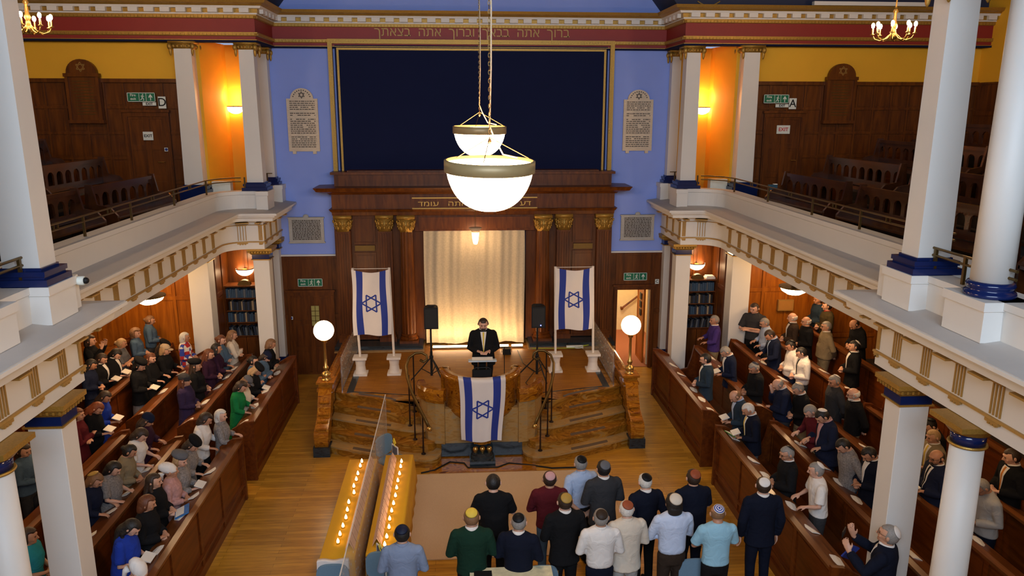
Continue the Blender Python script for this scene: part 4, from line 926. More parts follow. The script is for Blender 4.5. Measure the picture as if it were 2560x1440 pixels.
# ================================================================ tables with candles
CT = []
for i, (x0, x1, y0, y1, lb) in enumerate(((-2.30, -1.84, 9.3, 12.32, 'left'), (-1.70, -1.24, 9.4, 12.45, 'right'))):
    t = thing('folding_table', ((x0 + x1) / 2, (y0 + y1) / 2, 0), 'long folding table hidden under the %s mustard cloth' % lb, 'table')
    m = MB(); m.box(x0 + .02, x1 - .02, y0 + .02, y1 - .02, .70, .735); m.build('tabletop', WPAINT, t)
    for lx in (x0 + .05, x1 - .05):
        for ly in (y0 + .3, y1 - .3): m = MB(); m.tube([(lx, ly, 0), (lx, ly, .7)], .015, 6); m.build('leg', BLACK, t)
    m = MB(); rg = []; nx, ny = 14, 90
    per = [(x0 + (x1 - x0) * k / nx, y0) for k in range(nx)] + [(x1, y0 + (y1 - y0) * k / ny) for k in range(ny)] + [(x1 - (x1 - x0) * k / nx, y1) for k in range(nx)] + [(x0, y1 - (y1 - y0) * k / ny) for k in range(ny)]
    cx, cy = (x0 + x1) / 2, (y0 + y1) / 2
    def rr(f, z, wv):
        out = []
        for j, (x, y) in enumerate(per):
            w = wv * math.sin(j * .55) + f
            ox = 1 if x >= x1 - 1e-6 else (-1 if x <= x0 + 1e-6 else 0); oy = 1 if y >= y1 - 1e-6 else (-1 if y <= y0 + 1e-6 else 0)
            if i == 0 and ox > 0: w *= .3
            if i == 1 and ox < 0: w *= .3
            out.append((x + ox * w, y + oy * w, z + (wv and .02 * math.sin(j * .21))))
        return out
    m.rings([rr(0.06, .22, .008), rr(.045, .4, .006), rr(.02, .65, .002), rr(.008, .742, 0), rr(0, .75, 0)], caps=True)
    tag(m.build('mustard_tablecloth', CLOTHY, None, True), 'mustard yellow cloth on the %s candle table' % lb, 'tablecloth')
m = MB(); m.lathe((0, 0, 0), [(.0, 0), (.022, 0), (.023, .014), (.018, .014), (.016, .006)], 14)
can = thing('tealight_candle', (-2.08, 12.17, .752), 'small lit tealight on the left candle table', 'candle', 'tealights on the left candle table')
o = bpy.data.objects.new('cup', m.mesh('cup', mat('tealight_cup', (.55, .28, .02), .6), True)); COL.objects.link(o); o.parent = can
m = MB(); m.lathe((0, 0, .010), [(.0, 0), (.015, .004), (.021, .018), (.017, .038), (.008, .06), (.0, .075)], 12)
o = bpy.data.objects.new('flame', m.mesh('flame', FLAME, True)); COL.objects.link(o); o.parent = can
first = True
for k, (x, y) in enumerate([(-2.08, 12.17), (-2.085, 12.0), (-2.09, 11.72), (-2.09, 11.52), (-2.10, 11.29), (-2.07, 11.08), (-2.11, 10.78), (-2.10, 10.55), (-2.09, 10.33), (-2.10, 10.1), (-2.11, 9.88), (-2.11, 9.69)]):
    if k: copytree(can, (x, y, .752))
for k, (x, y) in enumerate([(-1.41, 12.12), (-1.41, 11.93), (-1.41, 11.67), (-1.42, 11.43), (-1.42, 11.19), (-1.42, 10.94), (-1.43, 10.7), (-1.44, 10.48), (-1.45, 10.25), (-1.44, 10.02), (-1.45, 9.77), (-1.46, 9.57)]):
    copytree(can, (x, y, .752), None, 'small lit tealight on the right candle table', 'tealights on the right candle table')
# tent cards
CARD = mat('pink_photo_card', (.66, .42, .32), .6, var=.12, scale=18); CARDL = mat('card_print', (.14, .04, .02), .7)
def tent():
    t = thing('tent_card', (0, 0, 0), '', 'card')
    m = MB(); w, h, l = .065, .12, .195
    for s in (-1, 1): m.add([(s * w, -l / 2, 0), (s * w, l / 2, 0), (0, l / 2, h), (0, -l / 2, h), (s * (w - .004), -l / 2, 0), (s * (w - .004), l / 2, 0), (0, l / 2, h - .006), (0, -l / 2, h - .006)], [(0, 1, 2, 3), (7, 6, 5, 4), (0, 3, 7, 4), (1, 5, 6, 2), (0, 4, 5, 1)])
    o = bpy.data.objects.new('card', m.mesh('card', CARD)); COL.objects.link(o); o.parent = t
    m = MB(); m.add([(w + .001, -l / 2 + .002, .0), (w + .001, -l / 2 + .018, .0), (.001, -l / 2 + .068, h), (.001, -l / 2 + .052, h)], [(0, 1, 2, 3)]); m.add([(w * .62 + .003, -.02, h * .38), (w * .62 + .003, .07, h * .38), (w * .3 + .003, .07, h * .72), (w * .3 + .003, -.02, h * .72)], [(0, 1, 2, 3)], 1)
    o = bpy.data.objects.new('print', m.mesh('print', [CARDL, mat('card_picture', (.58, .36, .27), .6)])); COL.objects.link(o); o.parent = t; return t
tc0 = tent(); cnt = 0
for tb, (x, ya, yb) in (('left', (-1.93, 9.5, 12.2)), ('right', (-1.57, 9.58, 12.3))):
    n = 13
    for k in range(n):
        y = ya + (yb - ya) * (k + .5) / n; lb = 'pink tent card standing in the row on the %s candle table' % tb; gp = 'tent cards on the %s candle table' % tb
        if cnt == 0: tc0.location = (x, y, .752); tc0['label'] = lb; tc0['group'] = gp
        else: copytree(tc0, (x, y, .752), None, lb, gp)
        cnt += 1
t = thing('clear_screen', (-1.77, 10.7, 0), 'tall clear spotted screen standing between the two candle tables', 'glass screen')
m = MB(); m.box(-1.774, -1.766, 7.6, 13.4, .06, 1.5); m.build('pane', GLASS, t); m = MB(); m.box(-1.782, -1.758, 7.6, 13.4, .03, .06)
for y in (7.8, 9.6, 11.5, 13.3): m.box(-1.80, -1.74, y - .03, y + .03, 0, .03)
m.build('base_channel', CHROME, t)
m = MB(); m.box(-1.777, -1.763, 7.6, 13.4, 1.5, 1.506); m.build('top_edge', mat('bright_edge', (.6, .55, .5), .3), t)
# rug
m = MB(); m.box(-1.22, 2.25, 10.38, 13.16, .0, .012); tag(m.build('beige_rug', CARPET), 'large plain beige rug in the middle of the hall', 'rug')
# reading desk at the bottom edge
t = thing('reading_desk', (.2, 8.05, 0), 'reading desk with its top just in view at the bottom edge', 'desk')
m = MB(); m.box(-.26, .66, 7.55, 8.53, 0, .96); m.build('body', WOOD, t)
m = MB(); m.box(-.30, .70, 7.5, 8.57, .96, 1.0); m.build('top', WOOD, t)
m = MB(); m.box(-.31, .71, 7.49, 8.585, .80, 1.006, bev=.01); tag(m.build('desk_cover', mat('pale_brocade', (.62, .56, .36), .8, var=.35, scale=14)), 'pale cream brocade cover on the reading desk', 'cloth')
t = thing('black_folder', (-.14, 8.42, 1.006), 'closed black folder on the cream desk cover', 'folder'); m = MB(); m.box(-.26, -.04, 8.25, 8.5, 1.006, 1.022); m.build('cover', BLACK, t)
# conference chairs
def chair():
    t = thing('conference_chair', (0, 0, 0), '', 'chair')
    def p(mb, n, mt, sm=False):
        o = bpy.data.objects.new(n, mb.mesh(n, mt, sm)); COL.objects.link(o); o.parent = t
    m = MB(); m.loft([(0, 0, .43, .21, .20), (0, 0, .45, .225, .215), (0, 0, .49, .225, .215), (0, 0, .505, .2, .19)], 24, e=.55); p(m, 'seat', CHAIRF, True)
    m = MB(); P = [(.21 * math.copysign(abs(math.cos(a)) ** .6, math.cos(a)), .70 + .19 * math.copysign(abs(math.sin(a)) ** .6, math.sin(a))) for a in [2 * PI * i / 28 for i in range(28)]]; m.prism(P, -.24, -.20, 0, 'y'); p(m, 'backrest', CHAIRF)
    for sx in (-1, 1):
        m = MB(); m.tube([(sx * .2, -.22, .82), (sx * .205, -.22, .45), (sx * .21, -.25, 0)], .012, 8); p(m, 'back_leg', CHROME)
        m = MB(); m.tube([(sx * .19, -.18, .44), (sx * .19, .19, .44), (sx * .2, .21, 0)], .012, 8); p(m, 'front_leg', CHROME)
    return t
ch = chair(); n = 0
for x, y, rz, lb in ((.62, 8.98, 0, 'blue grey conference chair half hidden between the dark suited men'), (2.1, 8.55, 0, 'blue grey conference chair left of the man with long black hair'), (2.62, 9.0, 0, 'blue grey conference chair beside the sky blue t shirt'),
                     (-2.07, 8.75, PI, 'blue grey chair under a white cloth at the near end of the left candle table'), (-1.47, 9.0, PI, 'blue grey chair carrying a framed poster at the near end of the right candle table'), (-1.62, 12.85, PI + .9, 'blue grey chair carrying a poster at the far end of the right candle table')):
    if n == 0: ch.location = (x, y, 0); ch['label'] = lb
    else: copytree(ch, (x, y, 0), rz, lb)
    n += 1
m = MB()
def wc(u, v): return (-2.27 + .4 * u, 8.99 + .03 * math.sin(PI * v) + (.045 if v > .5 else -.03) * (1 if True else 0), .60 + .32 * math.sin(PI * min(1, max(0, v))) + .01 * math.sin(u * 9))
m.grid(wc, 12, 16); tag(m.build('white_cloth', FLAGW, None, True), 'crumpled white cloth hung over the chair back near the left candle table', 'cloth')
for x, y, lb in ((-1.47, 9.26, 'framed portrait poster with yellow ribbon leaning on the nearer poster chair'), (-1.55, 12.6, 'framed portrait poster with yellow ribbon leaning on the farther poster chair')):
    t = thing('framed_poster', (x, y, .5), lb, 'poster')
    t.rotation_euler.z = -1.0 if y > 10 else -.9
    m = MB(); m.box(x - .11, x + .11, y - .012, y, .5, .86 if y > 10 else .95); m.build('frame', PAPER, t)
    m = MB(); m.box(x - .09, x + .09, y - .016, y - .012, .53, .84 if y > 10 else .93); m.build('portrait', mat('poster_print', (.12, .12, .15), .5, var=.8, scale=8), t)
    m = MB(); m.tube([(x + .06, y - .02, .92), (x + .0, y - .022, 1.0), (x - .03, y - .02, .95), (x + .03, y - .02, .86)], .008, 6); m.build('yellow_ribbon', mat('yellow_ribbon', (.8, .6, .02), .6), t)

# ================================================================ pews
topz = [1.1, 1.16, 1.30, 1.45, 1.60]; base = [0, 0, .14, .28, .42]
def pew(s, k, y0, y1, label):
    x = xk[k]; zt = topz[k]; zb = base[k]; zo = Fk[k]
    t = thing('oak_pew', (s * x, (y0 + y1) / 2, zb), label, 'pew')
    def B(m, n, mt):
        if s < 0: m.flipx()
        return m.build(n, mt, t)
    m = MB()
    if k == 0:
        pan(m, y0, y1, zb, zt - .03, '-x', x, max(2, int((y1 - y0) / 1.0)), 1, .025, .12, .1, .03); m.box(x - .045, x, y0, y1, zb, zb + .14); m.box(x - .05, x, y0, y1, zb + .28, zb + .30); m.box(x - .04, x, y0, y1, .30, .32)
    else: pan(m, y0, y1, zb + .02, zt - .03, '-x', x, max(2, int((y1 - y0) / .8)), 1, .02, .12, .08, .03)
    B(m, 'back_panel', PEW)
    m = MB(); m.box(x - .06, x + .03, y0 - .02, y1 + .02, zt - .04, zt + .0); B(m, 'top_rail', PEWT)
    m = MB(); m.add([(x + .03, y0, zt - .05), (x + .30, y0, zt - .15), (x + .30, y0, zt - .125), (x + .03, y0, zt - .02), (x + .03, y1, zt - .05), (x + .30, y1, zt - .15), (x + .30, y1, zt - .125), (x + .03, y1, zt - .02)], [(0, 1, 2, 3), (7, 6, 5, 4), (0, 4, 5, 1), (1, 5, 6, 2), (2, 6, 7, 3), (3, 7, 4, 0)]); B(m, 'book_ledge', PEWT)
    m = MB(); m.box(x + .03, x + .30, y0, y1, max(zo, zb) + .45, max(zo, zb) + .47); m.box(x + .28, x + .30, y0, y1, zo + .47, zo + .56); B(m, 'book_shelf', PEW)
    if k:
        m = MB(); m.box(x - .42, x - .02, y0, y1, zb + .40, zb + .44); m.box(x - .40, x - .37, y0, y1, zb, zb + .40); B(m, 'seat', PEW)
    for y in (y0 - .03, y1 + .03):
        m = MB(); P = [(x + .32, max(zo, zb)), (x + .32, zt - .1), (x + .1, zt + .03), (x - .07, zt + .05), (x - .07, zb)]
        if k: P = [(x + .30, max(zo, zb)), (x + .30, zt - .1), (x + .08, zt + .03), (x - .06, zt + .05), (x - .12, zt - .25), (x - .2, zb + .66), (x - .44, zb + .6), (x - .44, zb)]
        m.prism(P, y - .03, y + .03, 0, 'y'); B(m, 'end_panel', PEW)
    return t
rown = ['front pew of the %s block', 'second pew of the %s block', 'third pew of the %s block', 'fourth pew of the %s block', 'rearmost pew of the %s block']
for s in (-1, 1):
    sd = 'left' if s < 0 else 'right'
    for k in range(5):
        pew(s, k, 13.2, 16.9, 'dark mahogany ' + rown[k] % sd + ', section nearer the ark')
        pew(s, k, 8.15 if k == 0 else 6.2, 12.42, 'dark mahogany ' + rown[k] % sd + ', section nearer the camera')
# open booklets on the pew ledges
def booklet():
    m = MB(); m.add([(-.075, -.115, 0), (0, -.115, .012), (.075, -.115, 0), (-.075, .115, 0), (0, .115, .012), (.075, .115, 0), (-.075, -.115, -.006), (.075, -.115, -.006), (-.075, .115, -.006), (.075, .115, -.006)], [(0, 3, 4, 1), (1, 4, 5, 2), (0, 1, 2, 7, 6), (3, 8, 9, 5, 4), (6, 7, 9, 8), (0, 6, 8, 3), (2, 5, 9, 7)])
    return m.mesh('booklet', PAPER)
BK = booklet(); rnd = random.Random(11); first = True
for s in (-1, 1):
    for k in range(4):
        ys = []
        for y0, y1 in ((13.4, 16.7), (8.4, 12.2)):
            y = y0
            while y < y1:
                ys.append(y); y += rnd.uniform(.5, 1.1) * (1 if k < 2 else 1.7)
        for y in ys:
            o = bpy.data.objects.new('open_booklet', BK); COL.objects.link(o)
            o.location = (s * (xk[k] + .17), y, topz[k] - .072); o.rotation_euler = (0, s * R(21), rnd.uniform(-.35, .35) * s)
            tag(o, 'open white booklet lying on the book ledge of the %s %s pew' % (('front', 'second', 'third', 'fourth')[k], 'left' if s < 0 else 'right'), 'booklet', 'booklets on the %s %s pew ledge' % (('front', 'second', 'third', 'fourth')[k], 'left' if s < 0 else 'right'))
for nm, lc, mt, lb in (('magazine', (-4.33, 10.15, 1.06), mat('blue_magazine', (.03, .16, .42), .3, var=.5, scale=20), 'glossy blue and white magazine on the front left pew beside the pink dress'), ('green_book', (4.34, 12.2, 1.06), mat('green_cover', (.06, .22, .03), .5), 'open green covered book at the corner of the front right pew')):
    m = MB(); m.box(-.1, .1, -.14, .14, 0, .012); m.box(-.09, .03, -.10, .13, .012, .014, 1); o = m.build(nm, [mt, PAPER]); o.location = lc; o.rotation_euler = (0, math.copysign(R(21), lc[0]), .3); tag(o, lb, 'book')

# ================================================================ bookcases
BC = [mat('book_blue', (.03, .07, .12), .6, var=.3), mat('book_navy', (.015, .025, .05), .6), mat('book_grey', (.10, .11, .12), .6), mat('book_black', (.01, .01, .012), .5), mat('book_cream', (.35, .25, .14), .7)]
for s in (-1, 1):
    sd = 'left' if s < 0 else 'right'; x0, x1 = (5.12, 5.99); t = thing('bookcase', (s * 5.55, 18.45, 0), 'tall dark wooden bookcase under the %s gallery light' % sd, 'bookcase')
    m = MB(); m.box(x0, x1, 18.60, 18.63, 0, 2.48); m.box(x0, x0 + .03, 18.25, 18.6, 0, 2.46); m.box(x1 - .03, x1, 18.25, 18.6, 0, 2.46); m.box(x0, x1, 18.27, 18.6, 0, .08)
    if s < 0: m.flipx()
    m.build('carcass', WOOD, t)
    m = MB(); m.box(x0 - .02, x1 + .02, 18.22, 18.62, 2.46, 2.49)
    if s < 0: m.flipx()
    m.build('top_board', PEWT, t)
    for z in (1.24, 1.58, 1.87, 2.18):
        m = MB(); m.box(x0 + .03, x1 - .03, 18.27, 18.6, z - .02, z)
        if s < 0: m.flipx()
        m.build('shelf', PEWT, t)
    for a in (x0 + .03, (x0 + x1) / 2 + .005):
        m = MB(); pan(m, a, a + .395, .08, 1.2, '-y', 18.3, 1, 1, .015)
        if s < 0: m.flipx()
        m.build('cupboard_door', WOOD, t)
    for z, hh, mats, sn in ((2.18, .21, [0, 0, 0, 2], 'top'), (1.87, .22, [1, 3, 1, 4, 3], 'second'), (1.58, .22, [0, 1, 4, 1, 0], 'third'), (1.24, .22, [1, 3, 2], 'lowest')):
        x = x0 + .05; j = 0
        while x < x1 - .08:
            w = rnd.uniform(.03, .055); h = hh * rnd.uniform(.85, 1.05); lean = .0 if sn != 'lowest' else rnd.uniform(.0, .06)
            m = MB(); m.add([(x, 18.30, z), (x + w, 18.30, z), (x + w, 18.5, z), (x, 18.5, z), (x + lean, 18.30, z + h), (x + w + lean, 18.30, z + h), (x + w + lean, 18.5, z + h), (x + lean, 18.5, z + h)], [(3, 2, 1, 0), (4, 5, 6, 7), (0, 1, 5, 4), (1, 2, 6, 5), (2, 3, 7, 6), (3, 0, 4, 7)])
            if s < 0: m.flipx()
            tag(m.build('book', BC[mats[j % len(mats)]]), 'dark spined book on the %s shelf of the %s bookcase' % (sn, sd), 'book', 'books on the %s shelf of the %s bookcase' % (sn, sd))
            x += w + .006; j += 1
    t = thing('arched_box', (s * 5.5, 18.4, 2.49), 'small arch topped wooden box on the %s bookcase' % sd, 'box')
    m = MB(); P = [(s * 5.52 + .15 * math.cos(a), 2.49 + .12 * math.sin(a)) for a in [PI * i / 10 for i in range(11)]]; m.prism(P, 18.3, 18.42, 0, 'y'); m.build('body', BRASSD, t)
m = MB(); m.box(5.72, 5.95, 18.28, 18.5, 2.49, 2.53); m.box(5.74, 5.93, 18.29, 18.48, 2.53, 2.56); tag(m.build('book_stack', PAPER), 'low stack of pale books on top of the right bookcase', 'books')
m = MB(); m.ell((-5.18, 18.3, 1.31), (.05, .05, .07), 10); tag(m.build('yellow_bag', mat('lime_yellow', (.55, .6, .03), .6), None, True), 'lime yellow bag on the lowest shelf of the left bookcase', 'bag')

# ================================================================ gallery benches
GB = wood('gallery_bench_oak', (.028, .007, .002), (.065, .018, .004), (3, 3, 3), .25, .4)
def bench(s, x, zf, zt, y0, y1, ang, label):
    t = thing('gallery_bench', (s * x, (y0 + y1) / 2, zf), label, 'bench', None, s * ang)
    def B(m, n, mt=GB):
        if s < 0: m.flipx()
        o = bpy.data.objects.new(n, m.mesh(n, mt)); COL.objects.link(o); o.parent = t; return o
    L = (y1 - y0) / 2; H = zt - zf
    m = MB(); m.box(-.03, .05, -L, L, H - .06, H); B(m, 'top_rail')
    m = MB(); m.box(0, .03, -L, L, H - .13, H - .06); m.box(0, .03, -L, L, H - .48, H - .36); n = max(3, int((2 * L) / .28))
    for i in range(n + 1):
        y = -L + 2 * L * i / n; m.box(0, .03, y - .045, y + .045, H - .36, H - .13)
        if i < n:
            yc = -L + 2 * L * (i + .5) / n; r = L / n - .045
            for sg in (-1, 1): m.prism([(yc + sg * r, H - .13), (yc + sg * r, H - .13 - r * .7), (yc + sg * r * .8, H - .13 - r * .3), (yc + sg * r * .4, H - .135), (yc + sg * r * .4, H - .13)], 0, .03, 0, 'x')
    m.box(0, .03, -L, L, H - .6, H - .52); B(m, 'pierced_back')
    m = MB(); m.box(-.42, .0, -L, L, .38, .42); B(m, 'seat')
    m = MB(); m.box(.05, .22, -L, L, H - .42, H - .40); B(m, 'book_ledge')
    for y in (-L, L):
        m = MB(); m.prism([(-.42, 0), (-.42, .44), (-.3, .58), (-.1, .62), (-.04, H + .03), (.06, H + .03), (.10, .5), (.14, 0)], y - .025, y + .025, 0, 'y'); B(m, 'end_panel')
for s in (-1, 1):
    sd = 'left' if s < 0 else 'right'
    bench(s, 6.25, 4.45, 5.36, 12.9, 15.1, .07, 'oak gallery bench with a pierced back, front row nearest the %s door' % sd)
    bench(s, 6.4, 4.45, 5.36, 9.0, 12.4, .05, 'oak gallery bench with a pierced back, front row middle of the %s gallery' % sd)
    bench(s, 6.4, 4.45, 5.36, 3.0, 8.2, 0, 'oak gallery bench behind the near pillars of the %s gallery' % sd)
    bench(s, 7.4, 4.72, 5.64, 13.2, 15.8, .03, 'oak gallery bench in the second row, far end of the %s gallery' % sd)
    bench(s, 7.45, 4.72, 5.64, 8.0, 12.8, 0, 'oak gallery bench in the second row, middle of the %s gallery' % sd)
    bench(s, 8.42, 5.05, 5.98, 12.4, 15.8, 0, 'oak gallery bench in the third row, far end of the %s gallery' % sd)
    bench(s, 8.45, 5.05, 5.98, 6.5, 12.0, 0, 'oak gallery bench in the third row, middle of the %s gallery' % sd)
    bench(s, 9.42, 5.4, 6.33, 9.0, 15.8, 0, 'oak gallery bench in the highest row of the %s gallery' % sd)
t = thing('blue_binder', (5.95, 14.9, 4.85), 'dark teal binder propped at the end of the right front gallery bench', 'binder'); m = MB(); m.box(5.85, 6.02, 15.14, 15.22, 4.78, 5.12); m.build('cover', mat('teal_binder', (.02, .07, .11), .5), t); m = MB(); m.box(5.95, 6.02, 15.145, 15.215, 5.12, 5.135); m.build('pages', PAPER, t)
for s in (-1, 1):
    t = thing('white_cabinet', (s * 5.62, 17.6, 4.45), 'low white cabinet between the niche pillars of the %s gallery' % ('left' if s < 0 else 'right'), 'cabinet'); m = MB(); m.box(s * 5.62 - .2, s * 5.62 + .2, 17.5, 17.7, 4.45, 5.02); m.build('body', SWHITE, t)
t = thing('dome_camera', (-4.6, 8.55, 4.75), 'small white security camera with black dome below the near left pillar', 'security camera')
m = MB(); m.lathe((0, 0, 0), [(.045, 0), (.05, .03), (.05, .09)], 16); m.xf(Matrix.Translation((-4.56, 8.5, 4.765)) @ Euler((0, PI / 2, 0)).to_matrix().to_4x4()); m.build('housing', SWHITE, t, True)
m = MB(); m.ell((-4.455, 8.5, 4.765), (.036, .036, .036), 12); m.build('dark_dome', BLACK, t, True)
t = thing('ceiling_batten', (8.6, 17.2, 8.79), 'long white fluorescent batten lying on the cornice over the right gallery', 'strip light'); m = MB(); m.box(7.3, 9.8, 17.0, 17.12, 8.78, 8.86); m.build('casing', WHITE, t)
